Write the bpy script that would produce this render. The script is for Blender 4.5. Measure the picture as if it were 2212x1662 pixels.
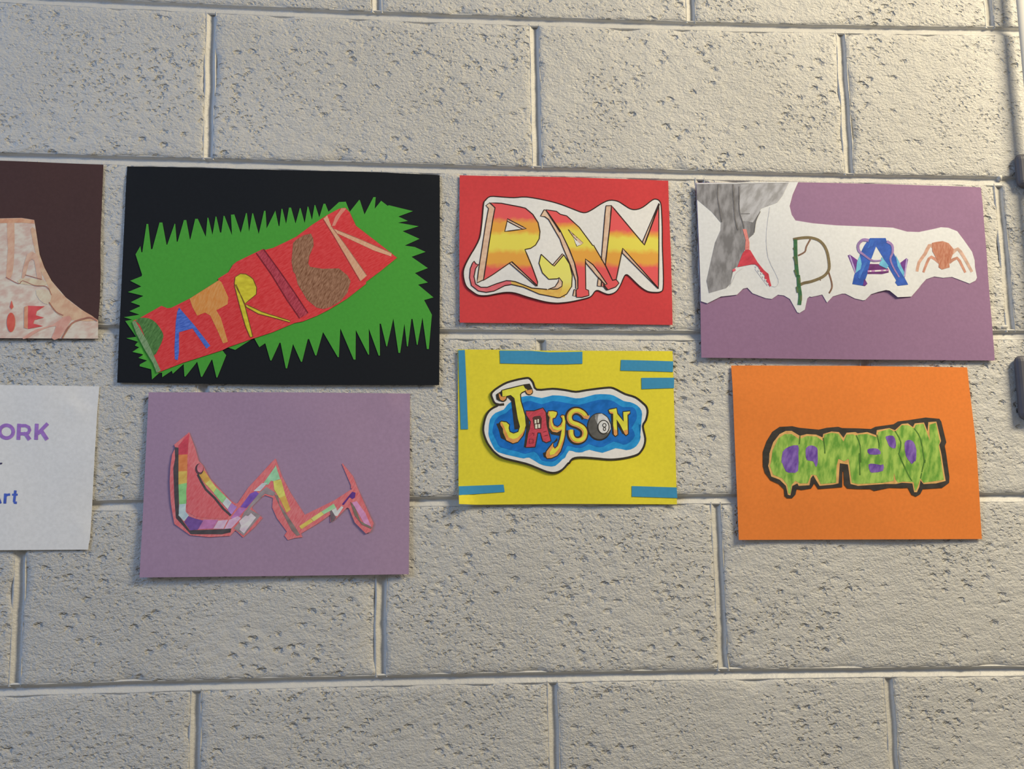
import bpy, bmesh, math, random
import numpy as np
from mathutils import Vector, Euler, noise as mnoise

random.seed(7)
for o in list(bpy.data.objects):
    bpy.data.objects.remove(o)
scene = bpy.context.scene
COL = scene.collection

# ------------------------------------------------------------------ camera
IW, IH, FPX = 2212.0, 1662.0, 2400.0
ZOFF = 2.032                      # height of the bed joint that runs along the top of the picture
CAM_LOC = Vector((-0.19080796, -1.31982088, ZOFF - 0.66713829))
CAM_ROT = Euler((1.71820538, 0.01867391, -0.10990816), 'XYZ')
cd = bpy.data.cameras.new('camera')
cd.sensor_fit = 'HORIZONTAL'
cd.sensor_width = 36.0
cd.lens = FPX / IW * 36.0
cd.clip_start = 0.02
cam = bpy.data.objects.new('camera', cd)
cam.location = CAM_LOC
cam.rotation_euler = CAM_ROT
COL.objects.link(cam)
scene.camera = cam
CAM_R = CAM_ROT.to_matrix()

# ------------------------------------------------------------------ world, lamps, exposure
world = bpy.data.worlds.new('world')
scene.world = world
world.use_nodes = True
bg = world.node_tree.nodes['Background']
bg.inputs[0].default_value = (1.0, 0.98, 0.94, 1)
bg.inputs[1].default_value = 0.185

def area(name, loc, target, size, power, color):
    l = bpy.data.lights.new(name, 'AREA')
    l.shape = 'RECTANGLE'
    l.size, l.size_y = size
    l.energy = power
    l.color = color
    o = bpy.data.objects.new(name, l)
    o.location = loc
    o.rotation_euler = (Vector(target) - Vector(loc)).to_track_quat('-Z', 'Y').to_euler()
    COL.objects.link(o)
    return o

# a warm ceiling lamp up to the right and a daylit window further along to the left, both out of the picture
area('ceiling_lamp_offscreen', (1.60, -1.05, 2.90), (0.30, 0.0, 1.80), (0.75, 0.45), 55.0, (1.0, 0.85, 0.58))
area('window_left_offscreen', (-2.60, -1.50, 2.55), (-0.9, 0.0, 2.15), (1.2, 0.8), 30.0, (0.30, 0.54, 1.0))

vs = scene.view_settings
vs.view_transform = 'Standard'
vs.look = 'None'
vs.gamma = 1.0
vs.use_curve_mapping = False
vs.exposure = 0.0

# ------------------------------------------------------------------ pixel -> point on the wall
def P(u, v, off=0.0):
    d = CAM_R @ Vector(((u - IW / 2) / FPX, -(v - IH / 2) / FPX, -1.0))
    t = (-off - CAM_LOC.y) / d.y
    p = CAM_LOC + d * t
    return p.x, p.z

# ------------------------------------------------------------------ materials
def lin(c):
    c = c / 255.0
    return c / 12.92 if c <= 0.04045 else ((c + 0.055) / 1.055) ** 2.4

WALB = (0.70, 0.69, 0.66)
_mats = {}

def albedo(rgb, wall):
    return tuple(min(0.90, max(0.003, 0.82 * lin(a) / lin(w) * k)) for a, w, k in zip(rgb, wall, WALB))

def new_mat(name):
    m = bpy.data.materials.new(name)
    m.use_nodes = True
    nt = m.node_tree
    return m, nt, nt.nodes['Principled BSDF']

def node(nt, kind, **kw):
    n = nt.nodes.new(kind)
    for k, v in kw.items():
        setattr(n, k, v)
    return n

def mixcol(nt, fac, a, b):
    n = node(nt, 'ShaderNodeMix', data_type='RGBA')
    if isinstance(fac, (int, float)):
        n.inputs[0].default_value = fac
    else:
        nt.links.new(fac, n.inputs[0])
    for i, c in ((6, a), (7, b)):
        if isinstance(c, tuple):
            n.inputs[i].default_value = (*c, 1)
        else:
            nt.links.new(c, n.inputs[i])
    return n.outputs[2]

def streak_noise(nt, scale, stretch, angle, detail=3.0):
    tc = node(nt, 'ShaderNodeTexCoord')
    mp = node(nt, 'ShaderNodeMapping')
    mp.inputs['Rotation'].default_value = (0, math.radians(angle), 0)
    mp2 = node(nt, 'ShaderNodeMapping')
    mp2.inputs['Scale'].default_value = (stretch, 1, 1)
    nz = node(nt, 'ShaderNodeTexNoise')
    nz.inputs['Scale'].default_value = scale
    nz.inputs['Detail'].default_value = detail
    nt.links.new(tc.outputs['Object'], mp.inputs[0])
    nt.links.new(mp.outputs[0], mp2.inputs[0])
    nt.links.new(mp2.outputs[0], nz.inputs['Vector'])
    return nz.outputs[0]

def ramp(nt, src, stops, interp='LINEAR'):
    r = node(nt, 'ShaderNodeValToRGB')
    r.color_ramp.interpolation = interp
    e = r.color_ramp.elements
    while len(e) < len(stops):
        e.new(0.5)
    for el, (p, c) in zip(e, stops):
        el.position = p
        el.color = (*c, 1) if len(c) == 3 else c
    nt.links.new(src, r.inputs[0])
    return r.outputs[0]

WL = {'brown': (148, 148, 152), 'black': (154, 153, 150), 'lilac': (146, 143, 136), 'sign': (148, 146, 141),
      'red': (166, 162, 150), 'yellow': (162, 157, 145), 'mauve': (192, 183, 162), 'orange': (178, 168, 147)}

def pmat(rgb, loc, kind='paper', angle=0, rgb2=None):
    """paper / pencil / paint: a pigment colour read off the photograph relative to the wall beside it"""
    key = (rgb, loc, kind, angle, rgb2)
    if key in _mats:
        return _mats[key]
    m, nt, b = new_mat('%s_%s_%d_%d_%d' % ((loc, kind) + rgb))
    c = albedo(rgb, WL[loc])
    b.inputs['Roughness'].default_value = 0.8 if kind == 'paper' else 0.65
    b.inputs['Specular IOR Level'].default_value = 0.18
    if kind == 'paper':
        n = streak_noise(nt, 260, 1.0, 0)
        col = mixcol(nt, ramp(nt, n, [(0.3, (0,) * 3), (0.7, (1,) * 3)]), tuple(x * 0.955 for x in c), tuple(min(.95, x * 1.045) for x in c))
        nz = streak_noise(nt, 1500, 1.0, 0, 2)
        bp = node(nt, 'ShaderNodeBump')
        bp.inputs['Strength'].default_value = 0.12
        bp.inputs['Distance'].default_value = 0.0004
        nt.links.new(nz, bp.inputs['Height'])
        nt.links.new(bp.outputs[0], b.inputs['Normal'])
    elif kind == 'pencil':
        n = streak_noise(nt, 620, 0.25, angle, 4)
        c2 = albedo(rgb2, WL[loc]) if rgb2 else tuple(min(.9, x * 1.25 + 0.02) for x in c)
        col = mixcol(nt, ramp(nt, n, [(0.30, (0,) * 3), (0.72, (1,) * 3)]), tuple(x * 0.90 for x in c), c2)
    elif kind == 'marker':
        n = streak_noise(nt, 150, 0.38, angle, 5)
        c2 = albedo(rgb2, WL[loc])
        col = mixcol(nt, ramp(nt, n, [(0.38, (0,) * 3), (0.62, (1,) * 3)]), c, c2)
    else:
        n = streak_noise(nt, 170, 0.6, angle, 3)
        c2 = albedo(rgb2, WL[loc]) if rgb2 else tuple(min(.9, x * 1.18 + 0.005) for x in c)
        col = mixcol(nt, ramp(nt, n, [(0.35, (0,) * 3), (0.65, (1,) * 3)]), tuple(x * 0.88 for x in c), c2)
    nt.links.new(col, b.inputs['Base Color'])
    _mats[key] = m
    return m

def bandmat(name, loc, stops, wob=0.05):
    """marker wash in horizontal bands (bottom to top over the letter's own height)"""
    m, nt, b = new_mat(name)
    b.inputs['Roughness'].default_value = 0.7
    b.inputs['Specular IOR Level'].default_value = 0.15
    tc = node(nt, 'ShaderNodeTexCoord')
    sx = node(nt, 'ShaderNodeSeparateXYZ')
    nt.links.new(tc.outputs['Generated'], sx.inputs[0])
    n = streak_noise(nt, 120, 1.0, 0, 4)
    ma = node(nt, 'ShaderNodeMath', operation='MULTIPLY_ADD')
    nt.links.new(n, ma.inputs[0])
    ma.inputs[1].default_value = wob * 2
    nt.links.new(sx.outputs[2], ma.inputs[2])
    mb = node(nt, 'ShaderNodeMath', operation='SUBTRACT')
    nt.links.new(ma.outputs[0], mb.inputs[0])
    mb.inputs[1].default_value = wob
    nt.links.new(ramp(nt, mb.outputs[0], [(p, albedo(c, WL[loc])) for p, c in stops]), b.inputs['Base Color'])
    return m

def wall_material(name, rough_amt=1.0, pit_amt=1.0, col=WALB):
    m, nt, b = new_mat(name)
    g = node(nt, 'ShaderNodeNewGeometry')
    pos = g.outputs['Position']

    def mapped(scale, rot=0.0):
        mp = node(nt, 'ShaderNodeMapping')
        mp.inputs['Rotation'].default_value = (0, math.radians(rot), 0)
        mp.inputs['Scale'].default_value = scale
        nt.links.new(pos, mp.inputs[0])
        return mp.outputs[0]

    def nz(scale, vec, detail=3, rough=0.5):
        n = node(nt, 'ShaderNodeTexNoise')
        n.inputs['Scale'].default_value = scale
        n.inputs['Detail'].default_value = detail
        n.inputs['Roughness'].default_value = rough
        nt.links.new(vec, n.inputs['Vector'])
        return n.outputs[0]

    def math_(op, a, b_=None, c_=None):
        n = node(nt, 'ShaderNodeMath', operation=op)
        for i, x in enumerate((a, b_, c_)):
            if x is None:
                continue
            if isinstance(x, (int, float)):
                n.inputs[i].default_value = x
            else:
                nt.links.new(x, n.inputs[i])
        return n.outputs[0]

    def smooth(x, lo, hi):
        n = node(nt, 'ShaderNodeMapRange', interpolation_type='SMOOTHSTEP')
        nt.links.new(x, n.inputs[0])
        n.inputs[1].default_value = lo
        n.inputs[2].default_value = hi
        n.inputs[3].default_value = 0.0
        n.inputs[4].default_value = 1.0
        return n.outputs[0]

    v1 = mapped((0.8, 1, 1.25), 24)
    # warped coordinates so the pits are ragged
    wn = node(nt, 'ShaderNodeTexNoise')
    wn.inputs['Scale'].default_value = 260
    wn.inputs['Detail'].default_value = 3
    nt.links.new(v1, wn.inputs['Vector'])
    wv = node(nt, 'ShaderNodeVectorMath', operation='MULTIPLY_ADD')
    nt.links.new(wn.outputs[1], wv.inputs[0])
    wv.inputs[1].default_value = (0.007, 0.007, 0.007)
    nt.links.new(v1, wv.inputs[2])
    warped = wv.outputs[0]

    def pits(scale, lo, hi, mscale, mlo, mhi):
        vo = node(nt, 'ShaderNodeTexVoronoi')
        vo.feature = 'F1'
        vo.inputs['Scale'].default_value = scale
        nt.links.new(warped, vo.inputs['Vector'])
        inside = math_('SUBTRACT', 1.0, smooth(vo.outputs['Distance'], lo, hi))
        pick = node(nt, 'ShaderNodeSeparateColor')
        nt.links.new(vo.outputs['Color'], pick.inputs[0])
        some = smooth(pick.outputs[0], 0.35, 0.75)
        area_ = smooth(nz(mscale, pos, 2), mlo, mhi)
        return math_('MULTIPLY', math_('MULTIPLY', inside, some), area_)

    big = pits(80, 0.10, 0.42, 8, 0.38, 0.60)
    small = pits(185, 0.08, 0.52, 9, 0.38, 0.62)
    lump = nz(60, v1, 3, 0.55)
    fine = nz(300, v1, 4, 0.62)
    grain = nz(900, pos, 2)
    h = math_('MULTIPLY', lump, 0.9 * rough_amt)
    calm = smooth(nz(3.0, pos, 2), 0.30, 0.65)
    h = math_('MULTIPLY_ADD', math_('MULTIPLY', fine, math_('MULTIPLY_ADD', calm, 0.6, 0.4)), 0.72 * rough_amt, h)
    h = math_('MULTIPLY_ADD', grain, 0.10 * rough_amt, h)
    h = math_('MULTIPLY_ADD', big, -1.25 * pit_amt, h)
    h = math_('MULTIPLY_ADD', small, -0.75 * pit_amt, h)
    bp = node(nt, 'ShaderNodeBump')
    bp.inputs['Strength'].default_value = 1.0
    bp.inputs['Distance'].default_value = 0.0031
    nt.links.new(h, bp.inputs['Height'])
    nt.links.new(bp.outputs[0], b.inputs['Normal'])
    # a little unevenness in the paint
    tone = smooth(nz(7, pos, 3), 0.3, 0.7)
    base = mixcol(nt, tone, tuple(x * 0.965 for x in col), tuple(min(1, x * 1.02) for x in col))
    nt.links.new(base, b.inputs['Base Color'])
    b.inputs['Roughness'].default_value = 0.40
    b.inputs['Specular IOR Level'].default_value = 0.5
    return m

WALL_PAINT = tuple(x * 0.94 for x in WALB)
M_BLOCK = wall_material('painted_block', col=WALL_PAINT)
M_MORTAR = wall_material('painted_mortar', 0.45, 0.12, WALL_PAINT)

# ------------------------------------------------------------------ object helpers
def link(o, parent=None):
    COL.objects.link(o)
    if parent is not None:
        o.parent = parent
    return o

def tag(o, label=None, cat=None, group=None, kind=None):
    for k, v in (('label', label), ('category', cat), ('group', group), ('kind', kind)):
        if v:
            o[k] = v
    return o

def mesh_obj(name, verts, faces, mat, parent=None, smooth=False):
    me = bpy.data.meshes.new(name)
    me.from_pydata(verts, [], faces)
    me.materials.append(mat)
    if smooth:
        me.polygons.foreach_set('use_smooth', [True] * len(me.polygons))
    me.update()
    return link(bpy.data.objects.new(name, me), parent)

# ------------------------------------------------------------------ the block wall
BW, BH = 0.4064, 0.2032
HOR = {0: [(0, -6), (450, 17), (1160, 45), (2132, 66)],
       1: [(0, 339), (460, 350), (1160, 370), (2150, 390)],
       2: [(240, 712), (970, 722), (1480, 724), (2180, 724)],
       3: [(220, 1092), (930, 1085), (1560, 1076), (2180, 1075)],
       4: [(0, 1493), (830, 1472), (1560, 1457), (2205, 1451)]}
ZFIT = {}
for k, pts in HOR.items():
    w = [P(*p) for p in pts]
    ZFIT[k] = np.polyfit([a for a, _ in w], [b for _, b in w], 2)
FLOOR_COURSE, TOP_COURSE = 10, -4          # bed joint numbers, counted down from the top one in view

def zjoint(k, x):
    xc = max(-0.7, min(0.7, x))
    if k in ZFIT:
        return float(np.polyval(ZFIT[k], xc))
    if k < 0:
        return zjoint(0, 0) - k * BH
    return zjoint(4, 0) * (FLOOR_COURSE - k) / (FLOOR_COURSE - 4)

def col_(p1, p2):
    return ((P(*p1)), (P(*p2)))
MEAS = {-1: {.5: 0.2013, 1.5: 0.6123}, 0: {-1: -0.4063, 0: -0.0044, 1: 0.4021}, 1: {1.5: 0.6046, .5: 0.2035},
        2: {0: -0.0054}, 3: {-1.5: -0.6028, -.5: -0.1988, .5: 0.2051}, 4: {-1: -0.406, 0: -0.0005, 1: 0.4093}}

X0, X1 = -2.25, 1.85

def columns(row):
    """x of every head joint of a course (course 0 lies under bed joint 0)"""
    half = 0.5 if row % 2 else 0.0
    m = MEAS.get(row, {})
    out = []
    i = math.floor(X0 / BW) - 1
    while i * BW < X1 + BW:
        c = i + half
        if X0 + 0.1 < c * BW < X1 - 0.1:
            out.append(m.get(c, c * BW))
        i += 1
    return [X0] + out + [X1]

wall = mesh_obj('wall_back', [(x, y, z) for x in (X0, X1) for y in (0.019, 0.19) for z in (0, zjoint(TOP_COURSE, 0))],
                [(0, 1, 3, 2), (4, 6, 7, 5), (0, 4, 5, 1), (2, 3, 7, 6), (1, 5, 7, 3), (0, 2, 6, 4)], M_MORTAR)
tag(wall, 'cream painted concrete block wall with recessed mortar joints', 'wall', kind='structure')

JH = 0.0060      # half width of a joint

def nz3(x, y, z, s):
    return mnoise.noise(Vector((x * s, y * s, z * s)))

def build_block(row, xa, xb, fine):
    """front face with softened ragged arrises, and four short returns into the joint"""
    def edge_axis(n, r):
        inner = np.linspace(r, 1 - r, n)
        return [0.0, r * 0.18, r * 0.45] + list(inner) + [1 - r * 0.45, 1 - r * 0.18, 1.0]
    w, hgt = xb - xa, BH
    nx, ny = (64, 32) if fine else (6, 4)
    us = edge_axis(nx, 0.0065 / w)
    vs_ = edge_axis(ny, 0.0065 / hgt)
    verts, idx = [], {}
    R = 0.0042
    for j, v in enumerate(vs_):
        for i, u in enumerate(us):
            x = xa + JH + u * (w - 2 * JH)
            zt, zb = zjoint(row, x) - JH, zjoint(row + 1, x) + JH
            z = zb + v * (zt - zb)
            du, dv = min(u, 1 - u) * w, min(v, 1 - v) * hgt
            d = min(du, dv)
            q = max(0.0, 1 - d / 0.0065)
            y = 0.0014 * q ** 2.2
            if fine:
                y += 0.0007 * nz3(x, 3.1 * row, z, 9)
                if q > 0:
                    rag = nz3(x, 7.7 * row, z, 85) + 0.6 * nz3(x, 1.3, z, 220)
                    chip = max(0.0, nz3(x + 5, 2.0 * row, z, 26) - 0.18)
                    y += q * (0.0013 * rag + 0.011 * chip)
                    if i in (0, len(us) - 1):
                        x += 0.0013 * rag
                    if j in (0, len(vs_) - 1):
                        z += 0.0013 * rag
                else:
                    chip = max(0.0, nz3(x + 5, 2.0 * row, z, 26) - 0.18)
                    y += max(0, 1 - d / 0.02) * 0.006 * chip
            idx[(i, j)] = len(verts)
            verts.append((x, max(y, -0.001), z))
    nxx, nyy = len(us), len(vs_)
    faces = [(idx[(i, j)], idx[(i + 1, j)], idx[(i + 1, j + 1)], idx[(i, j + 1)]) for j in range(nyy - 1) for i in range(nxx - 1)]
    ring = [(i, 0) for i in range(nxx)] + [(nxx - 1, j) for j in range(1, nyy)] + [(i, nyy - 1) for i in range(nxx - 2, -1, -1)] + [(0, j) for j in range(nyy - 2, 0, -1)]
    b0 = len(verts)
    for r in ring:
        x, y, z = verts[idx[r]]
        verts.append((x, 0.020, z))
    n = len(ring)
    for k in range(n):
        faces.append((idx[ring[k]], b0 + k, b0 + (k + 1) % n, idx[ring[(k + 1) % n]]))
    return mesh_obj('concrete_block', verts, faces, M_BLOCK, wall, smooth=fine)

def build_joint(path, fine, vertical=False):
    """tooled concave mortar joint along a path of (x, z)"""
    prof = [(-1.3, 0.0030), (-1.08, 0.0014), (-1.0, 0.0010), (-0.8, 0.0016), (-0.55, 0.0028), (-0.25, 0.0041), (0.05, 0.0053), (0.3, 0.0060), (0.5, 0.0060), (0.68, 0.0050), (0.84, 0.0031), (1.0, 0.0010), (1.08, 0.0014), (1.3, 0.0030)]
    verts, faces = [], []
    m = len(prof)
    for k, (x, z) in enumerate(path):
        wob = 1 + (0.13 * nz3(x, 4.0, z, 22) if fine else 0)
        dep = (0.0011 * nz3(x, 9.0, z, 34)) if fine else 0
        for s, y in prof:
            e = s * JH * wob
            rag = 0.0006 * nz3(x + s, 6.0, z, 190) if fine and abs(s) >= 0.9 else 0
            if vertical:
                verts.append((x + e, y + dep * (1 - abs(s) * .6) + rag, z))
            else:
                verts.append((x, y + dep * (1 - abs(s) * .6) + rag, z + e))
    for k in range(len(path) - 1):
        for j in range(m - 1):
            a = k * m + j
            f = (a, a + m, a + m + 1, a + 1)
            faces.append(f if not vertical else f[::-1])
    return mesh_obj('mortar_joint', verts, faces, M_MORTAR, wall, smooth=True)

for row in range(TOP_COURSE, FLOOR_COURSE):
    cols = columns(row)
    for a, b in zip(cols[:-1], cols[1:]):
        seen = -1 <= row <= 4 and b > -0.72 and a < 0.72
        build_block(row, a, b, seen)
    for c in cols[1:-1]:
        seen = -1 <= row <= 4 and abs(c) < 0.72
        n = 60 if seen else 3
        za, zb = zjoint(row, c) - JH, zjoint(row + 1, c) + JH
        build_joint([(c + (0.0012 * nz3(c, row, t, 5.0) if seen else 0), za + (zb - za) * t) for t in np.linspace(-0.01, 1.01, n)], seen, True)
for k in range(TOP_COURSE + 1, FLOOR_COURSE):
    seen = -1 <= k <= 5
    n = 700 if seen else 12
    build_joint([(x, zjoint(k, x)) for x in np.linspace(X0, X1, n)], seen)

# small lumps of mortar left standing in the joints
def lump(px, py, w, h, t):
    x, z = P(px, py)
    rnd = random.Random(int(px))
    verts, faces = [], []
    n = 8
    for ring, (sc, y) in enumerate(((1.0, 0.006), (0.85, 0.002), (0.5, -t))):
        for i in range(n):
            a = 2 * math.pi * i / n
            r = sc * (0.8 + 0.4 * rnd.random())
            verts.append((x + w * r * math.cos(a), y, z + h * r * math.sin(a)))
    for ring in range(2):
        for i in range(n):
            a, b = ring * n + i, ring * n + (i + 1) % n
            faces.append((a, b, b + n, a + n))
    faces.append(tuple(range(2 * n, 3 * n)))
    mesh_obj('mortar_lump', verts, faces, M_MORTAR, wall, smooth=True)
for a in ((2162, 383, .0035, .005, .0002), (2170, 706, .008, .004, .0002)):
    lump(*a)

# plain floor at the foot of the wall
fm, fnt, fb = new_mat('floor_tile')
fcol = mixcol(fnt, streak_noise(fnt, 40, 1.0, 0, 4), (0.30, 0.28, 0.25), (0.36, 0.34, 0.30))
fnt.links.new(fcol, fb.inputs['Base Color'])
fb.inputs['Roughness'].default_value = 0.4
fl = mesh_obj('floor', [(x, y, z) for x in (X0, X1) for y in (-3.2, 0.19) for z in (-0.08, 0.0)],
              [(0, 1, 3, 2), (4, 6, 7, 5), (0, 4, 5, 1), (2, 3, 7, 6), (1, 5, 7, 3), (0, 2, 6, 4)], fm)
tag(fl, 'plain beige floor at the foot of the block wall', 'floor', kind='structure')

# ------------------------------------------------------------------ paper work
ART_OFF = 0.0028

class Sheet:
    """a piece of artwork: Empty at the foot of its sheet, its surface heights, and everything glued or drawn on it"""
    def __init__(self, name, key, corners, label, cat, bumps=(), base=0.0020, bow=0.0012, group='pupils\' artworks taped to the block wall'):
        self.key = key
        self.c = [P(*p, off=ART_OFF) for p in corners]          # TL TR BR BL
        tl, tr, br, bl = self.c
        self.o = ((bl[0] + br[0]) / 2, (bl[1] + br[1]) / 2)
        A = np.array([[tr[0] - tl[0], bl[0] - tl[0]], [tr[1] - tl[1], bl[1] - tl[1]]])
        self.inv = np.linalg.inv(A)
        self.tl = tl
        self.bumps, self.base, self.bow = bumps, base, bow
        self.empty = link(bpy.data.objects.new(name, None))
        self.empty.empty_display_size = 0.02
        self.empty.location = (self.o[0], 0, self.o[1])
        tag(self.empty, label, cat, group)
        self.seed = len(bpy.data.objects) * 0.37

    def h(self, x, z):
        u, v = self.inv @ np.array([x - self.tl[0], z - self.tl[1]])
        hh = self.base + self.bow * math.sin(math.pi * min(1, max(0, u))) * 0.6 + 0.0017 * nz3(u * 1.4 + self.seed, self.seed, v, 2.6) + self.bow * 0.5 * min(1.1, max(0, v))
        for (bu, bv, su, sv, amp) in self.bumps:
            hh += 0.6 * amp * math.exp(-((u - bu) / su) ** 2 - ((v - bv) / sv) ** 2)
        return max(0.0006, hh)

    def surf(self, lift, extra=None):
        def f(x, z):
            e = 0.0
            if extra:
                for (cx, cz, s, amp) in extra:
                    e += 0.45 * amp * math.exp(-((x - cx) ** 2 + (z - cz) ** 2) / (s * s))
            return self.h(x, z) + lift + e
        return f

def catmull(pts, closed, n=4):
    out = []
    N = len(pts)
    rng = range(N) if closed else range(N - 1)
    for i in rng:
        g = lambda k: pts[k % N] if closed else pts[max(0, min(N - 1, k))]
        p0, p1, p2, p3 = g(i - 1), g(i), g(i + 1), g(i + 2)
        for s in range(n):
            t = s / n
            out.append(tuple(0.5 * ((2 * p1[k]) + (-p0[k] + p2[k]) * t + (2 * p0[k] - 5 * p1[k] + 4 * p2[k] - p3[k]) * t * t + (-p0[k] + 3 * p1[k] - 3 * p2[k] + p3[k]) * t ** 3) for k in (0, 1)))
    if not closed:
        out.append(pts[-1])
    return out

def finish(name, V, F, S, surf, mat, parent, thick=0.0):
    """V: list of (x, z) on the wall, F: faces; lays them on the surface, facing the room"""
    verts, faces = [], []
    for x, z in V:
        verts.append((x - S.o[0], -surf(x, z), z - S.o[1]))
    for f in F:
        a = 0.0
        for i in range(len(f)):
            x1, z1 = V[f[i]]
            x2, z2 = V[f[(i + 1) % len(f)]]
            a += x1 * z2 - x2 * z1
        faces.append(tuple(f) if a > 0 else tuple(reversed(f)))
    nf = len(faces)
    if thick > 0:
        cnt = {}
        for f in faces:
            for i in range(len(f)):
                cnt[(f[i], f[(i + 1) % len(f)])] = 1
        n0 = len(verts)
        verts += [(x, y + thick, z) for x, y, z in verts[:n0]]
        back = [tuple(i + n0 for i in reversed(f)) for f in faces]
        side = []
        for (a, b) in cnt:
            if (b, a) not in cnt:
                k = len(verts)
                verts += [verts[a], verts[b], verts[b + n0], verts[a + n0]]
                side.append((k, k + 3, k + 2, k + 1))
        faces = faces + back + side
    me = bpy.data.meshes.new(name)
    me.from_pydata(verts, [], faces)
    me.materials.append(mat)
    sm = [i < nf for i in range(len(faces))]
    me.polygons.foreach_set('use_smooth', sm)
    me.update()
    return link(bpy.data.objects.new(name, me), parent)

def fill(name, S, pts, mat, lift, parent=None, thick=0.0, grid=0.014, smooth=0, extra=None):
    """filled outline given in photograph pixels"""
    if smooth:
        pts = catmull(pts, True, smooth)
    w = [P(u, v, off=ART_OFF) for u, v in pts]
    q = [w[0]]
    for p in w[1:]:
        if (p[0] - q[-1][0]) ** 2 + (p[1] - q[-1][1]) ** 2 > 1e-9:
            q.append(p)
    if (q[0][0] - q[-1][0]) ** 2 + (q[0][1] - q[-1][1]) ** 2 < 1e-9:
        q.pop()
    bm = bmesh.new()
    vs_ = [bm.verts.new((x, 0, z)) for x, z in q]
    f = bm.faces.new(vs_)
    bm.normal_update()
    bmesh.ops.triangulate(bm, faces=[f], ngon_method='EAR_CLIP')
    xs, zs = [p[0] for p in q], [p[1] for p in q]
    for k in range(math.ceil(min(xs) / grid), math.ceil(max(xs) / grid)):
        bmesh.ops.bisect_plane(bm, geom=bm.verts[:] + bm.edges[:] + bm.faces[:], plane_co=(k * grid, 0, 0), plane_no=(1, 0, 0), dist=1e-7)
    for k in range(math.ceil(min(zs) / grid), math.ceil(max(zs) / grid)):
        bmesh.ops.bisect_plane(bm, geom=bm.verts[:] + bm.edges[:] + bm.faces[:], plane_co=(0, 0, k * grid), plane_no=(0, 0, 1), dist=1e-7)
    bm.verts.index_update()
    V = [(v.co.x, v.co.z) for v in bm.verts]
    F = [[v.index for v in f.verts] for f in bm.faces]
    bm.free()
    return finish(name, V, F, S, S.surf(lift, extra), mat, parent or S.empty, thick)

def ribbon(pts, width, closed, w_end=None):
    N = len(pts)
    V, F = [], []
    for i in range(N):
        a = pts[i - 1] if (i > 0 or closed) else pts[i]
        b = pts[(i + 1) % N] if (i < N - 1 or closed) else pts[i]
        dx, dy = b[0] - a[0], b[1] - a[1]
        L = math.hypot(dx, dy) or 1.0
        ww = width if w_end is None else width + (w_end - width) * i / max(1, N - 1)
        nx, ny = -dy / L * ww / 2, dx / L * ww / 2
        V += [(pts[i][0] + nx, pts[i][1] + ny), (pts[i][0] - nx, pts[i][1] - ny)]
    for i in range(N if closed else N - 1):
        j = (i + 1) % N
        F.append([2 * i, 2 * i + 1, 2 * j + 1, 2 * j])
    return V, F

def densify(pts, closed, step=9.0):
    out = []
    N = len(pts)
    for i in range(N if closed else N - 1):
        a, b = pts[i], pts[(i + 1) % N]
        n = max(1, int(math.hypot(b[0] - a[0], b[1] - a[1]) / step))
        out += [(a[0] + (b[0] - a[0]) * k / n, a[1] + (b[1] - a[1]) * k / n) for k in range(n)]
    if not closed:
        out.append(pts[-1])
    return out

def stroke(name, S, paths, width, mat, lift, parent=None, smooth=0, extra=None):
    """pen or brush lines of a width given in photograph pixels; paths: list of (points, closed[, width[, end width]])"""
    V, F = [], []
    for pth in paths:
        pts, closed = pth[0], pth[1]
        w = pth[2] if len(pth) > 2 else width
        we = pth[3] if len(pth) > 3 else None
        if smooth:
            pts = catmull(pts, closed, smooth)
        pts = densify(pts, closed)
        v, f = ribbon(pts, w, closed, we)
        n0 = len(V)
        V += v
        F += [[i + n0 for i in q] for q in f]
    W_ = [P(u, v, off=ART_OFF) for u, v in V]
    return finish(name, W_, F, S, S.surf(lift, extra), mat, parent or S.empty)

def zoom(x0, y0, s):
    """points read in an enlarged crop of the photograph -> photograph pixels"""
    return lambda *p: [(x0 + a / s, y0 + b / s) for a, b in p]

def ell(cx, cy, rx, ry, n=28, a0=0, a1=360):
    return [(cx + rx * math.cos(math.radians(a0 + (a1 - a0) * i / n)), cy + ry * math.sin(math.radians(a0 + (a1 - a0) * i / n))) for i in range(n)]

PAPER_T = 0.0003
L1 = 0.00055      # first glued layer above the sheet
D = 0.00012       # one layer of colour above another

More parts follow.
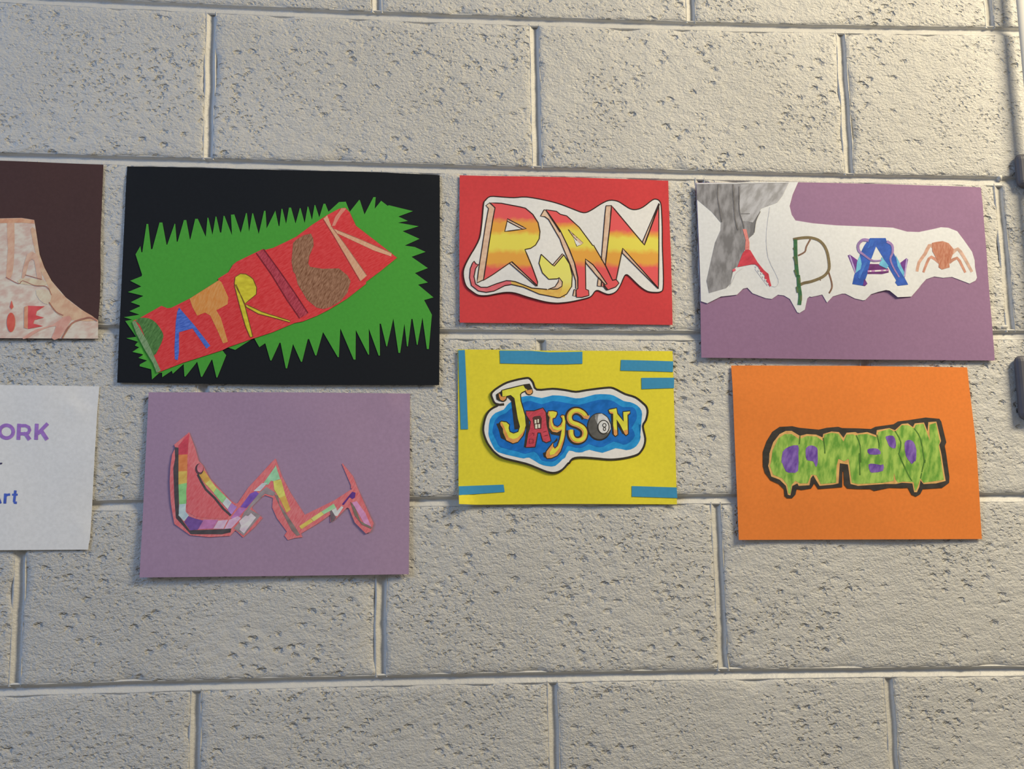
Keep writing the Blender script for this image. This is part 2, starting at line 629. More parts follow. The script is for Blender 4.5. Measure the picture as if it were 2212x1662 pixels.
# ---- black sheet: spiky green cutout and a red band of letters
S = Sheet('artwork', 'black', [(273.9, 358.2), (950, 378), (948.8, 832.5), (253, 827)],
          'black paper with a spiky green cutout and a slanted red band of coloured letters', 'artwork',
          bumps=((0, 0, .05, .06, -.003), (1, 0, .04, .05, -.002)), base=0.0022)
fill('backing_sheet', S, [(273.9, 358.2), (600, 367.5), (790, 371), (950, 378), (950.5, 600), (948.8, 832.5), (600, 832), (253, 827)], pmat((20, 23, 28), 'black'), 0, thick=PAPER_T, grid=0.007)
A, B, C, Dz = zoom(240, 340, 6.144), zoom(590, 340, 5.978), zoom(240, 590, 6.144), zoom(590, 590, 5.978)
green = A((405, 1580), (412, 1560), (325, 1290), (388, 1180), (402, 1262), (415, 1262), (470, 885), (492, 885), (530, 1220), (548, 1220), (642, 865), (680, 865), (735, 1160), (745, 1160), (842, 880), (850, 885), (870, 1120), (882, 1120), (965, 832), (997, 832), (1045, 1090), (1052, 1085), (1115, 815), (1150, 815), (1255, 1055), (1278, 800), (1290, 802), (1345, 1030), (1385, 785), (1397, 787), (1445, 998), (1462, 998), (1492, 775), (1505, 778), (1605, 1035), (1590, 762), (1635, 758), (1720, 1005), (1790, 742), (1802, 742), (1832, 990), (1873, 745), (1885, 745), (1960, 1020), (2030, 712), (2050, 712), (2065, 945), (2180, 710)) \
    + B((72, 890), (82, 890), (108, 668), (120, 668), (168, 862), (205, 652), (232, 652), (290, 858), (345, 658), (355, 660), (408, 852), (445, 640), (455, 640), (502, 810), (535, 618), (545, 620), (597, 778), (650, 602), (675, 602), (715, 705), (850, 580), (938, 575), (990, 705), (1112, 550), (1122, 560), (1180, 740), (1295, 515), (1325, 515), (1312, 665), (1395, 562), (1480, 628), (1495, 620), (1805, 695), (1618, 765), (1740, 822), (1610, 845), (1880, 890), (1672, 955), (1890, 1052), (1700, 1140), (1830, 1158), (1968, 1220), (1788, 1285), (1998, 1430), (1832, 1495)) \
    + Dz((1998, 122), (1872, 150), (2070, 315), (1950, 350), (2050, 540), (2010, 985), (1985, 985), (1928, 575), (1865, 930), (1855, 930), (1800, 595), (1785, 595), (1740, 950), (1728, 950), (1695, 655), (1640, 1035), (1618, 1035), (1552, 590), (1472, 950), (1462, 950), (1392, 658), (1375, 658), (1380, 1070), (1362, 1070), (1235, 720), (1240, 1058), (1228, 1058), (1068, 740), (1065, 1122), (1040, 1122), (868, 718), (850, 1090), (835, 1090), (645, 765), (560, 1068), (545, 1068), (465, 855), (448, 858), (375, 1150), (360, 1150), (258, 920), (182, 1235), (165, 1235), (98, 905), (85, 905)) \
    + C((2130, 1165), (2115, 1165), (2050, 940), (2040, 942), (1970, 990), (1905, 875), (1890, 840), (1860, 890), (1650, 1025), (1560, 995), (1480, 1010), (1480, 1030), (1530, 1095), (1412, 1390), (1400, 1390), (1345, 1155), (1335, 1155), (1210, 1380), (1195, 1380), (1145, 1180), (990, 1375), (975, 1375), (965, 1210), (820, 1340), (808, 1300), (680, 1385), (680, 1325), (640, 1330), (545, 1415), (535, 1280), (380, 1240), (385, 1215), (480, 1165), (365, 1130), (432, 1085), (285, 1050), (375, 990), (318, 965), (350, 925), (372, 920), (205, 868), (335, 850), (275, 760), (190, 640), (282, 622), (172, 590), (378, 555), (245, 510), (385, 445), (380, 432), (262, 390), (430, 305), (225, 255), (402, 180), (255, 105))
fill('spiky_cutout', S, green, pmat((62, 134, 50), 'black'), L1, thick=PAPER_T)
Lb = 2 * L1 + 0.0002
red = C((295, 640), (385, 600), (670, 438), (748, 470), (800, 465), (1040, 345), (1430, 100)) + A((1420, 1615), (1560, 1530), (1620, 1430), (1670, 1390), (2010, 1225), (2040, 1235)) + B((0, 1175), (160, 1100), (300, 1030), (500, 880), (700, 750), (850, 670), (930, 655), (990, 715), (1070, 890), (1600, 1300), (1380, 1480), (1200, 1614)) + Dz((1200, 145), (950, 340), (720, 480), (560, 560), (380, 632), (280, 650), (0, 770)) + C((1880, 880), (1560, 990), (1480, 1030), (960, 1195), (665, 1310), (620, 1325), (560, 1200), (450, 1020), (340, 810))
band = fill('lettered_band', S, red, pmat((184, 44, 48), 'black', 'pencil', 35, (200, 68, 70)), Lb, thick=PAPER_T)
tag(band, 'red crayoned paper band')
l1, l2 = Lb + D, Lb + 2 * D
fill('letter', S, C((380, 600), (500, 605), (600, 665), (690, 800), (690, 880), (640, 1000), (560, 1110), (480, 920), (385, 690), (330, 645)), pmat((54, 92, 46), 'black', 'pencil', 60, (84, 124, 72)), l1, band, smooth=2)
fill('letter_stem', S, C((282, 650), (325, 638), (480, 900), (665, 1300), (610, 1330), (560, 1200), (450, 1020), (340, 810)), pmat((92, 122, 84), 'black', 'pencil', 60, (120, 145, 110)), l2, band)
fill('letter', S, C((905, 462), (1110, 700), (1320, 970), (1270, 1010), (1085, 740), (905, 790), (905, 1060), (890, 1160), (850, 1150), (845, 1000), (862, 650), (880, 520)), pmat((50, 78, 160), 'black', 'pencil', 20, (84, 112, 190)), l1, band)
fill('letter', S, C((1045, 345), (1435, 100), (1470, 130), (1560, 330), (1550, 420), (1400, 500), (1460, 600), (1555, 920), (1490, 940), (1420, 780), (1320, 570), (1250, 530), (1145, 570), (1080, 450)), pmat((196, 120, 56), 'black', 'pencil', 70, (206, 138, 84)), l1, band)
rb = C((1650, 60), (1720, 15), (1790, 20), (1850, 55), (1890, 90), (1935, 200), (1930, 290), (1780, 415), (1740, 330), (1640, 150))
rs = C((1640, 170), (1665, 160), (1780, 440), (1885, 850), (1850, 860), (1790, 720), (1720, 480))
rl = C((1790, 420), (2000, 520), (2120, 560)) + Dz((0, 553), (225, 622), (215, 642), (0, 582)) + C((2100, 585), (1960, 550), (1800, 460))
yl = pmat((178, 166, 46), 'black', 'paint')
ol = pmat((96, 70, 36), 'black', 'paint')
for n_, q in (('letter', rb), ('letter_stem', rs), ('letter_leg', rl)):
    fill(n_, S, q, yl, l1, band)
    stroke('pencil_outline', S, [(q, True)], 1.4, ol, l2, band)
fill('letter', S, A((1930, 1275), (2025, 1222)) + Dz((100, 0), (280, 260), (460, 520), (420, 550), (345, 590), (180, 350), (-15, 30)), pmat((134, 40, 54), 'black', 'pencil', 55, (168, 70, 84)), l1, band)
stroke('pencil_outline', S, [(A((2025, 1222)) + Dz((100, 0), (280, 260), (450, 520)), False, 2.2), (A((1930, 1275)) + Dz((-15, 30), (180, 350), (345, 590)), False, 2.0)], 2, pmat((104, 28, 40), 'black', 'paint'), l2, band)
cc = B((490, 990), (520, 1060), (525, 1150), (470, 1280), (455, 1380), (480, 1420), (640, 1445), (850, 1440), (960, 1530), (1000, 1600)) + Dz((1000, 120), (960, 260), (870, 370), (750, 440), (650, 470), (560, 450), (440, 350), (320, 150), (290, 20)) + B((260, 1480), (240, 1350), (260, 1110), (300, 1070), (400, 1010))
fill('letter', S, cc, pmat((102, 66, 46), 'black', 'pencil', 65, (150, 114, 92)), l1, band)
tan = pmat((190, 140, 112), 'black', 'pencil', 55, (202, 152, 126))
sh = pmat((150, 84, 72), 'black', 'paint')
fill('letter', S, B((650, 800), (700, 755), (750, 890), (1215, 1530), (1130, 1605), (880, 1180), (800, 1040)), tan, l1, band)
fill('letter_arm', S, B((780, 930), (900, 970), (1530, 1245), (1525, 1285), (1300, 1210), (1000, 1070), (830, 990)), tan, l1, band)
fill('letter_arm', S, B((885, 660), (945, 668), (870, 760), (800, 890), (760, 895), (800, 780)), pmat((196, 112, 98), 'black', 'pencil', 55), l1, band)
stroke('pencil_outline', S, [(B((655, 810), (800, 1045), (880, 1185), (1125, 1600)), False), (B((750, 890), (930, 1130), (1210, 1530)), False), (B((830, 945), (1150, 1075), (1530, 1240)), False)], 1.2, sh, l2, band)

# ---- lilac sheet with the zigzag
S = Sheet('artwork', 'lilac', [(321.5, 848), (885.7, 850), (883, 1241), (302.6, 1248)],
          'lilac paper with a red edged rainbow zigzag shape, hung under the black sheet', 'artwork',
          bumps=((1, 0, .05, .08, -.004), (0, .5, .25, .5, .002), (.5, 1.3, 1.0, .7, .004)), base=0.0024)
fill('backing_sheet', S, [(321.5, 848), (600, 848), (885.7, 850), (885, 1050), (883, 1241), (590, 1245), (302.6, 1248), (312, 1050)], pmat((128, 106, 125), 'lilac'), 0, thick=PAPER_T, grid=0.007)
Ez, Fz, G, H = zoom(290, 830, 7.135), zoom(590, 830, 7.135), zoom(290, 1030, 7.135), zoom(590, 1030, 7.135)
q = Ez((850, 745), (620, 940), (640, 985), (590, 1090), (565, 1280), (555, 1500)) + G((560, 230), (570, 400), (600, 600), (625, 730), (870, 905), (1170, 935), (1480, 915), (1560, 830), (1600, 860), (1680, 940), (1860, 780), (1980, 640), (1830, 500), (1815, 480), (1900, 360), (2020, 290), (2140, 330)) + H((-10, 480), (60, 640), (215, 850), (175, 910), (230, 980), (330, 950), (455, 935), (430, 880), (700, 720), (880, 590), (880, 700), (960, 660), (1140, 480), (1170, 490), (1260, 710), (1430, 880), (1500, 850), (1525, 800), (1550, 720), (1500, 620), (1300, 170)) + Fz((1230, 1420), (1070, 1225), (1060, 1235), (1200, 1560), (1200, 1610)) + H((1220, 190), (940, 370), (490, 590), (270, 250), (140, 0)) + Fz((95, 1300), (40, 1150)) + Ez((2130, 1195), (1760, 1600)) + G((1600, 410), (1570, 420), (1480, 360), (1170, 30)) + Ez((1060, 1250), (1000, 1190), (940, 980))
ex = [(*P(395, 1030, ART_OFF), .05, .0022), (*P(800, 1140, ART_OFF), .04, .002)]
cut = fill('zigzag_cutout', S, q, pmat((188, 84, 88), 'lilac', 'pencil', 60, (200, 108, 108)), L1, thick=PAPER_T, extra=ex)
l1, l2, l3 = L1 + D, L1 + 2 * D, L1 + 3 * D
def seg(pts, rgb, lift=l1, nm='colour_segment', smooth=0):
    return fill(nm, S, pts, pmat(rgb, 'lilac', 'paint', 40), lift, cut, extra=ex, smooth=smooth)
fill('red_crayon_panel', S, G((830, -200), (1000, -30), (1120, 210), (1280, 400), (1470, 600), (1440, 650), (1170, 645), (950, 620), (820, 540), (810, 250)), pmat((178, 78, 82), 'lilac', 'pencil', 60, (192, 98, 100)), l1, cut, extra=ex)
dk = (62, 58, 60)
seg(Ez((630, 975), (690, 985)) + G((690, 0), (695, 600), (860, 830), (1380, 810), (1500, 800), (1490, 860), (1360, 890), (880, 890), (650, 640), (625, 300)) + Ez((612, 1300), (640, 1150)), dk, nm='dark_edge')
seg(Ez((690, 950), (850, 762), (830, 1090), (690, 1095)), (160, 58, 70))
seg(Ez((690, 1095), (825, 1088), (825, 1345), (690, 1350)), (186, 104, 62))
seg(Ez((690, 1350), (825, 1345)) + G((820, 100), (690, 130)), (188, 142, 72))
seg(G((690, 125), (820, 100), (810, 420), (700, 435)), (112, 158, 100))
seg(G((700, 430), (805, 420), (800, 540), (850, 600), (775, 690), (690, 600)), (150, 166, 178))
seg(G((840, 610), (950, 650), (1075, 680), (985, 820), (870, 830), (780, 700)), (92, 66, 118))
seg(G((1075, 665), (1300, 668), (1220, 802), (995, 812)), (154, 98, 138))
seg(G((1300, 680), (1450, 668), (1380, 805), (1225, 805)), (180, 150, 170))
seg(G((1470, 668), (1600, 610), (1650, 640), (1500, 800), (1395, 808)), (178, 142, 166))
seg(ell(*Ez((1010, 1315))[0], 9, 12), (70, 50, 56), l1, 'dark_ring')
seg(ell(*Ez((1022, 1300))[0], 6.5, 9.5), (172, 98, 106), l2, 'ring_centre')
seg(Ez((1000, 1400), (1085, 1335), (1185, 1480), (1120, 1570)), (172, 132, 66))
seg(G((1105, 110), (1170, 45), (1275, 175), (1230, 250)), (176, 164, 92))
seg(G((1230, 255), (1275, 175), (1430, 325), (1360, 412)), (122, 166, 112))
seg(G((1365, 412), (1430, 325), (1505, 400), (1445, 505)), (158, 164, 184))
seg(G((1445, 510), (1505, 410), (1590, 470), (1500, 595)), (142, 108, 158))
stroke('dark_edge', S, [(Ez((985, 1395)) + G((1040, 80), (1110, 200), (1250, 335), (1380, 500), (1495, 600)), False)], 4.5, pmat(dk, 'lilac', 'paint'), l2, cut, extra=ex)
seg(G((1490, 645), (1620, 478), (1735, 485), (1600, 645)), (150, 98, 146))
seg(G((1640, 470), (1790, 265), (1880, 225), (1925, 265), (1735, 485)), (98, 70, 140))
seg(G((1840, 225), (1975, 105), (2060, 95), (1945, 225)), (158, 160, 186))
seg(Ez((1975, 1560), (2185, 1258)) + Fz((40, 1250), (112, 1465), (5, 1500)) + Ez((2110, 1490), (2070, 1550)), (124, 168, 132))
grey = (122, 112, 114)
seg(G((1940, 240), (2040, 160), (2180, 250), (2150, 300), (2020, 265), (1800, 480), (1740, 560), (1700, 590), (1760, 470)), grey)
seg(G((1700, 545), (1760, 490), (1955, 600), (1690, 910), (1590, 835), (1540, 800), (1640, 690)), grey)
seg(G((1620, 690), (1720, 600), (1760, 610), (1805, 565), (1880, 630), (1695, 880), (1625, 820), (1650, 760)), (190, 162, 182), l2)
seg(H((5, 70), (125, 45), (195, 300), (100, 335), (20, 200)), (172, 164, 82))
seg(H((100, 330), (195, 295), (272, 510), (210, 560)), (192, 140, 70))
seg(H((20, 270), (80, 300), (100, 420), (330, 760), (420, 900), (370, 915), (290, 830), (150, 560)), (108, 96, 92))
seg(H((405, 765), (580, 650), (622, 690), (440, 812)), (198, 152, 76))
seg(H((585, 645), (745, 540), (785, 585), (630, 690)), (190, 184, 98))
seg(H((748, 540), (935, 420), (972, 480), (785, 582)), (132, 176, 128))
seg(H((905, 520), (975, 480), (985, 530), (1055, 455), (1085, 475), (990, 612), (955, 605)), (172, 182, 190))
seg(H((878, 520), (905, 520), (975, 640), (890, 710)), (92, 80, 84))
seg(H((1060, 430), (1220, 235), (1272, 250), (1262, 325), (1222, 348), (1180, 320), (1090, 440)), (76, 46, 106))
seg(H((1215, 400), (1290, 380), (1420, 560), (1512, 770), (1400, 720), (1310, 560)), (172, 116, 148))
seg(H((1190, 385), (1260, 470), (1350, 690), (1525, 785), (1510, 805), (1370, 740), (1260, 600)), (100, 92, 82), l2)

# ---- red sheet with flame coloured letters
S = Sheet('artwork', 'red', [(993, 378.6), (1444, 390), (1453, 702), (993, 697.5)],
          'red paper with a white cutout of red, orange and yellow pointed letters', 'artwork',
          bumps=((1, .5, .2, .5, -.002), (0, 0.6, .12, .5, .003)), base=0.0022)
fill('backing_sheet', S, [(993, 378.6), (1220, 383), (1444, 390), (1450, 560), (1453, 702), (1220, 699), (993, 697.5), (992, 540)], pmat((186, 60, 60), 'red'), 0, thick=PAPER_T, grid=0.007)
I, J, K, L = zoom(970, 360, 8.848), zoom(1210, 360, 8.508), zoom(970, 530, 8.748), zoom(1210, 530, 8.508)
q = I((475, 1593), (580, 1380), (620, 1150), (640, 950), (665, 700), (700, 640), (790, 570), (1000, 580), (1240, 595), (1480, 585), (1850, 650)) + J((0, 695), (250, 790), (430, 850), (560, 810), (750, 690), (900, 625), (1050, 640), (1170, 710), (1290, 780), (1400, 790), (1530, 740), (1700, 610), (1780, 598), (1840, 640), (1865, 750), (1880, 1100)) + L((1880, 0), (1895, 500), (1890, 790), (1850, 855), (1750, 870), (1600, 850), (1450, 750), (1270, 575), (1210, 545), (1170, 590), (1100, 750), (1020, 860), (900, 905), (800, 880), (700, 835), (640, 850), (570, 940), (450, 985), (200, 1040)) + K((2120, 1092), (2000, 1095), (1800, 1070), (1500, 990), (1250, 910), (1080, 895), (900, 920), (720, 955), (560, 950), (450, 890), (330, 790), (280, 650), (270, 500), (320, 350), (430, 150))
ex = [(*P(1130, 650, ART_OFF), .05, .0015), (*P(1010, 600, ART_OFF), .03, .001)]
cut = fill('white_cutout', S, q, pmat((208, 203, 198), 'red'), L1, thick=PAPER_T, smooth=3, extra=ex)
ink = pmat((42, 26, 24), 'red', 'paint')
stroke('ink_border', S, [(q, True)], 2.3, ink, L1 + D, cut, smooth=3, extra=ex)
l1, l2, l3 = L1 + D, L1 + 2 * D, L1 + 3 * D
RED, ORG, YEL, TAN = (208, 82, 80), (216, 146, 62), (206, 190, 76), (198, 162, 134)
flame = bandmat('flame_wash', 'red', [(0.0, RED), (0.20, RED), (0.27, ORG), (0.38, ORG), (0.45, YEL), (0.60, YEL), (0.66, ORG), (0.76, ORG), (0.82, RED), (1.0, RED)], .05)
flame2 = bandmat('flame_wash_low', 'red', [(0.0, RED), (0.34, RED), (0.40, ORG), (0.54, ORG), (0.60, YEL), (0.80, YEL), (0.86, ORG), (0.92, RED)], .05)
flame3 = bandmat('flame_wash_centre', 'red', [(0.0, RED), (0.30, RED), (0.38, ORG), (0.44, YEL), (0.54, YEL), (0.60, ORG), (0.66, RED)], .04)
def part(nm, pts, m, lift=l1, sm=0, outline=1.9):
    o = fill(nm, S, pts, m, lift, cut, smooth=sm, extra=ex)
    if outline:
        stroke('ink_line', S, [(pts, True)], outline, ink, l3, cut, smooth=sm, extra=ex)
    return o
tanm = pmat(TAN, 'red', 'paint')
part('letter_side', I((775, 690), (880, 785), (840, 1000)) + K((750, 0), (650, 660), (525, 720), (560, 450), (630, 0)) + I((700, 1100), (755, 800), (705, 745)), tanm)
part('letter', I((790, 690), (1000, 700), (1370, 775), (1460, 800), (1600, 920), (1700, 1080), (1735, 1250), (1720, 1390), (1650, 1510), (1560, 1570)) + K((1430, 90), (1560, 400), (1670, 700), (1665, 780), (1185, 320), (1140, 345), (830, 560), (650, 670), (750, 0)) + I((840, 1000), (880, 790)), flame)
part('letter_side', I((1115, 1000), (1475, 1195), (1400, 1205), (1110, 1045)), tanm, l2)
part('letter_hole', I((1110, 1050), (1400, 1205), (1065, 1245)), pmat((206, 200, 190), 'red'), l2)
part('letter_side', K((1135, 345), (1180, 325), (1665, 770), (1640, 780)), tanm, l2)
part('letter_tail', K((470, 310), (510, 365), (555, 370), (500, 450), (470, 600), (500, 740), (600, 800), (720, 800), (900, 730), (1080, 675), (1160, 680), (1180, 748), (1050, 770), (850, 870), (700, 895), (550, 870), (420, 770), (385, 620), (400, 450), (440, 350)), pmat((204, 96, 98), 'red', 'paint'), l1, 0, 0)
part('letter_tail', K((1160, 680), (1250, 695), (1420, 760), (1560, 815), (1850, 840), (2050, 830), (2140, 760), (2187, 900), (2187, 985), (2050, 995), (1700, 930), (1400, 800), (1180, 748)), pmat((214, 154, 74), 'red', 'paint'), l1, 0, 0)
part('letter', K((1735, 180), (1950, 380), (1985, 400), (2165, 190)) + L((70, 190), (170, 350), (220, 560), (210, 760), (120, 900), (0, 965)) + K((2050, 995), (2120, 860), (2140, 740), (2130, 680), (2080, 620), (2040, 640), (1880, 650), (1760, 530), (1695, 350)), bandmat('lemon_wash', 'red', [(0.0, (216, 160, 76)), (0.2, (214, 176, 80)), (0.38, (204, 196, 100)), (1.0, (206, 198, 92))], .04), l2, 0, 0)
stroke('ink_line', S, [(K((1735, 180), (1950, 380), (1985, 400), (2165, 190)) + L((70, 190), (170, 350), (220, 560), (210, 760), (120, 900), (0, 965)) + K((2050, 995), (1700, 930), (1400, 800), (1180, 748), (1050, 770), (850, 870), (700, 895), (550, 870), (420, 770), (385, 620), (400, 450), (440, 350), (470, 310), (510, 365), (555, 370), (500, 450), (470, 600), (500, 740), (600, 800), (720, 800), (900, 730), (1080, 675), (1160, 680), (1250, 695), (1420, 760), (1560, 815), (1850, 840)), False), (K((2080, 620), (2040, 640), (1880, 650), (1760, 530), (1695, 350), (1735, 180)), False)], 1.9, ink, l3, cut, extra=ex)
part('letter_side', K((1955, 378), (2140, 165), (2165, 185), (1985, 400)), tanm, l2)
part('letter_side', K((2080, 620), (2140, 700), (2130, 780), (2050, 830), (1870, 840), (2000, 790), (2060, 700)), tanm, l2)
part('letter_side', J((840, 725), (940, 720), (910, 1100)) + L((870, 0), (825, 360), (755, 260), (775, 0)) + J((820, 900)), tanm)
part('letter', J((945, 725), (1545, 1440), (1820, 680), (1815, 1450)) + L((1805, 800), (1145, 60), (1030, 630), (960, 645), (830, 370), (870, 0)) + J((910, 1100)), bandmat('flame_wash_wide', 'red', [(0.0, RED), (0.24, RED), (0.30, ORG), (0.40, ORG), (0.46, YEL), (0.58, YEL), (0.63, ORG), (0.68, RED)], .04))
part('letter_side', J((1510, 1390), (1820, 670), (1830, 690), (1550, 1445)), tanm, l2)
part('letter_side', L((1145, 60), (1810, 800), (1790, 795), (1140, 150)), tanm, l2)
part('letter_side', I((1815, 830), (1850, 840), (2120, 1260)) + J((0, 1180), (170, 1531)) + L((270, 350), (325, 600), (325, 800), (285, 800), (280, 650), (190, 380), (30, 0)) + I((2120, 1400), (1900, 1020), (1830, 965), (1745, 955)), tanm)
aface = I((1850, 830), (2050, 860)) + J((0, 880), (120, 910), (350, 1120), (600, 1460)) + L((610, 0), (830, 380), (960, 650), (1030, 635), (1080, 700), (1020, 770), (870, 825), (800, 740), (860, 720), (740, 540), (600, 360), (460, 255), (470, 810), (520, 830), (530, 925), (400, 960), (300, 960), (290, 830), (325, 800), (320, 600), (260, 320), (130, 0)) + J((0, 1180))
part('letter', aface, bandmat('flame_wash_a', 'red', [(0.0, RED), (0.34, RED), (0.42, ORG), (0.52, ORG), (0.58, YEL), (0.76, YEL), (0.82, ORG), (0.87, RED)], .04), l2)
part('letter_side', J((145, 1160), (420, 1410), (380, 1440), (230, 1285)), tanm, l3, 0, 1.5)
part('letter_hole', J((240, 1300), (380, 1440), (305, 1472)), pmat((206, 200, 190), 'red'), l3, 0, 1.5)
part('letter_side', L((255, 815), (295, 820), (285, 945), (230, 930)), tanm)
part('letter_side', L((460, 255), (600, 360), (740, 540), (860, 715), (830, 730), (690, 590), (470, 330)), tanm, l2)
part('letter_side', L((700, 590), (760, 650), (750, 760), (680, 750)), tanm)
part('letter_side', L((765, 670), (800, 700), (800, 770), (755, 755)), pmat((206, 120, 108), 'red', 'paint'))
part('letter_side', L((810, 740), (875, 820), (850, 830), (800, 770)), pmat((176, 156, 140), 'red', 'paint'), l2)

# ---- yellow sheet with the blue splash
S = Sheet('artwork', 'yellow', [(989, 755), (1452.7, 759), (1462.7, 1090), (990.6, 1090)],
          'yellow paper with blue paper strips and a blue splash cutout of yellow letters', 'artwork',
          bumps=((0, 1, .05, .06, .012), (.35, .0, .12, .2, -.0015), (.8, .1, .2, .3, .002), (.95, .6, .2, .3, -.002)), base=0.0024)
fill('backing_sheet', S, [(989, 755), (1090, 756), (1180, 758), (1452.7, 759), (1458, 920), (1462.7, 1090), (1220, 1089), (1030, 1091), (990.6, 1090), (990, 950)], pmat((240, 183, 48), 'yellow'), 0, thick=PAPER_T, grid=0.007)
M, N, O, Q, Y = zoom(970, 740, 8.508), zoom(1220, 740, 8.508), zoom(970, 920, 8.508), zoom(1220, 920, 8.508), zoom(1170, 860, 10.055)
for pts in (M((170, 145), (290, 140), (320, 800), (350, 1595), (215, 1598)), M((930, 150), (1500, 155), (1850, 185)) + N((0, 182), (320, 175), (320, 395), (0, 405)) + M((1850, 405), (940, 385)),
            N((1030, 325), (1990, 350), (1985, 545), (1020, 520)), N((1405, 655), (2010, 650), (2005, 840), (1410, 860)), O((180, 1115), (1000, 1085), (1020, 1220), (178, 1280)), Q((1230, 1110), (2060, 1135), (2070, 1330), (1230, 1305))):
    fill('blue_strip', S, pts, pmat((56, 123, 152), 'yellow'), L1, thick=PAPER_T)
q = M((625, 1616), (660, 1400), (720, 1280), (800, 1210), (900, 1158), (840, 1120), (800, 1050), (785, 925), (1000, 770), (1200, 700), (1400, 660), (1475, 665), (1540, 740), (1610, 870), (1900, 855)) + N((0, 878), (200, 910), (400, 880), (740, 838), (890, 845), (1100, 950), (1290, 1010), (1430, 1115), (1500, 1190), (1520, 1290), (1490, 1430)) + Q((1435, 10), (1480, 230), (1460, 370), (1400, 475), (1330, 535), (1150, 588), (950, 618), (780, 623), (560, 603), (290, 586), (140, 612), (70, 700)) + O((2190, 690), (2080, 810), (1950, 868), (1800, 855), (1600, 775), (1400, 700), (1000, 600), (850, 510), (760, 410), (680, 280))
ex = [(*P(1060, 970, ART_OFF), .045, .003), (*P(1190, 1015, ART_OFF), .04, .0018), (*P(1065, 850, ART_OFF), .03, .002)]
cut = fill('splash_cutout', S, q, pmat((206, 200, 196), 'yellow'), L1, thick=PAPER_T, smooth=3, extra=ex)
blk = pmat((46, 42, 34), 'yellow', 'paint')
stroke('ink_border', S, [(q, True)], 4.4, blk, L1 + D, cut, smooth=3, extra=ex)
stroke('ink_border', S, [(M((860, 1135), (930, 1150), (1010, 1140)), False, 5)], 5, blk, L1 + 2 * D, cut, extra=ex)
def f(nm, pts, rgb, k, sm=0, kind='paint', rgb2=None):
    return fill(nm, S, pts, pmat(rgb, 'yellow', kind, 30, rgb2), L1 + k * D, cut, smooth=sm, extra=ex)
f('light_blue_wash', M((725, 1616), (750, 1420), (850, 1300), (1000, 1240), (1060, 1160), (1140, 1095), (1330, 1005), (1500, 985), (1700, 1025), (1900, 975)) + N((0, 990), (200, 1030), (350, 1015), (550, 960), (750, 955), (900, 980), (1080, 1080), (1200, 1100), (1330, 1160), (1410, 1260), (1410, 1380), (1340, 1540)) + Q((1345, 0), (1395, 200), (1350, 330), (1270, 410), (1130, 450), (930, 415), (690, 500), (450, 445), (320, 490), (200, 490), (75, 460), (0, 590)) + O((2080, 620), (1950, 740), (1800, 745), (1650, 700), (1470, 590), (1370, 605), (1200, 570), (900, 490), (800, 370), (730, 200)), (32, 124, 176), 1, 2)
f('dark_blue_wash', M((800, 1616), (850, 1430), (950, 1340), (1050, 1300), (1140, 1210), (1360, 1110), (1500, 1080), (1700, 1140), (1900, 1080)) + N((0, 1110), (250, 1150), (450, 1100), (650, 1055), (850, 1070), (950, 1120), (1060, 1190), (1240, 1190), (1310, 1270), (1320, 1400), (1270, 1500), (1225, 1580)) + Q((1240, 60), (1290, 180), (1200, 300), (1080, 350), (900, 290), (700, 390), (560, 385), (440, 340), (330, 400), (200, 410), (50, 370)) + O((2100, 500), (1950, 640), (1850, 660), (1700, 640), (1650, 560), (1560, 480), (1400, 520), (1270, 480), (950, 400), (880, 300), (810, 150)), (18, 90, 154), 2, 2)
YE, OR = (212, 192, 58), (220, 130, 70)
def outl(paths, w=3.0, k=3):
    w *= 1.45
    stroke('ink_outline', S, paths, w, blk, L1 + k * D, cut, extra=ex)
# J
jj = M((975, 890), (1365, 795), (1395, 850), (1440, 870), (1330, 920), (1300, 960), (1310, 1080), (1390, 1350)) + O((1405, 0), (1350, 180), (1250, 300), (1170, 325), (1050, 270), (990, 130)) + M((985, 1590), (940, 1520), (935, 1480), (960, 1460), (1050, 1475), (1100, 1520)) + O((1090, 50), (1110, 120), (1180, 150), (1270, 120), (1300, 20)) + M((1260, 1400), (1200, 1030), (1130, 970), (1050, 990), (980, 1000))
outl([(jj, True)], 3.2)
f('black_ink', M((1040, 1010), (1110, 955), (1190, 1010), (1300, 1590), (1200, 1605), (1140, 1080), (1080, 1020)), (46, 42, 34), 3)
f('black_ink', M((860, 960), (985, 880), (985, 1010), (930, 940), (930, 1090), (870, 1050)), (46, 42, 34), 3)
f('black_ink', M((1365, 775), (1480, 760), (1535, 870), (1430, 865), (1390, 850)), (46, 42, 34), 3)
f('black_ink', M((865, 1500), (950, 1480), (985, 1590)) + O((985, 130), (1060, 290), (950, 230), (910, 80)), (46, 42, 34), 3)
outl([(ell(*M((985, 1030))[0], 7.5, 6.5), True)], 2)
outl([(ell(*M((1470, 910))[0], 7, 6), True)], 2)
f('letter', jj, YE, 4)
f('orange_marker', M((910, 930), (960, 1000), (1000, 1010), (1050, 990), (1040, 1040), (990, 1080), (940, 1060), (915, 1000)), OR, 5)
f('orange_marker', M((1400, 865), (1440, 885), (1520, 865), (1530, 920), (1490, 960), (1440, 950), (1410, 910)), OR, 5)
f('orange_marker', O((988, 100), (1050, 270), (1170, 328), (1260, 300), (1350, 180), (1400, 50), (1350, 130), (1250, 230), (1170, 250), (1090, 220), (1030, 120), (1000, 20)) + M((945, 1530), (937, 1480), (965, 1465), (1000, 1540)), OR, 5)
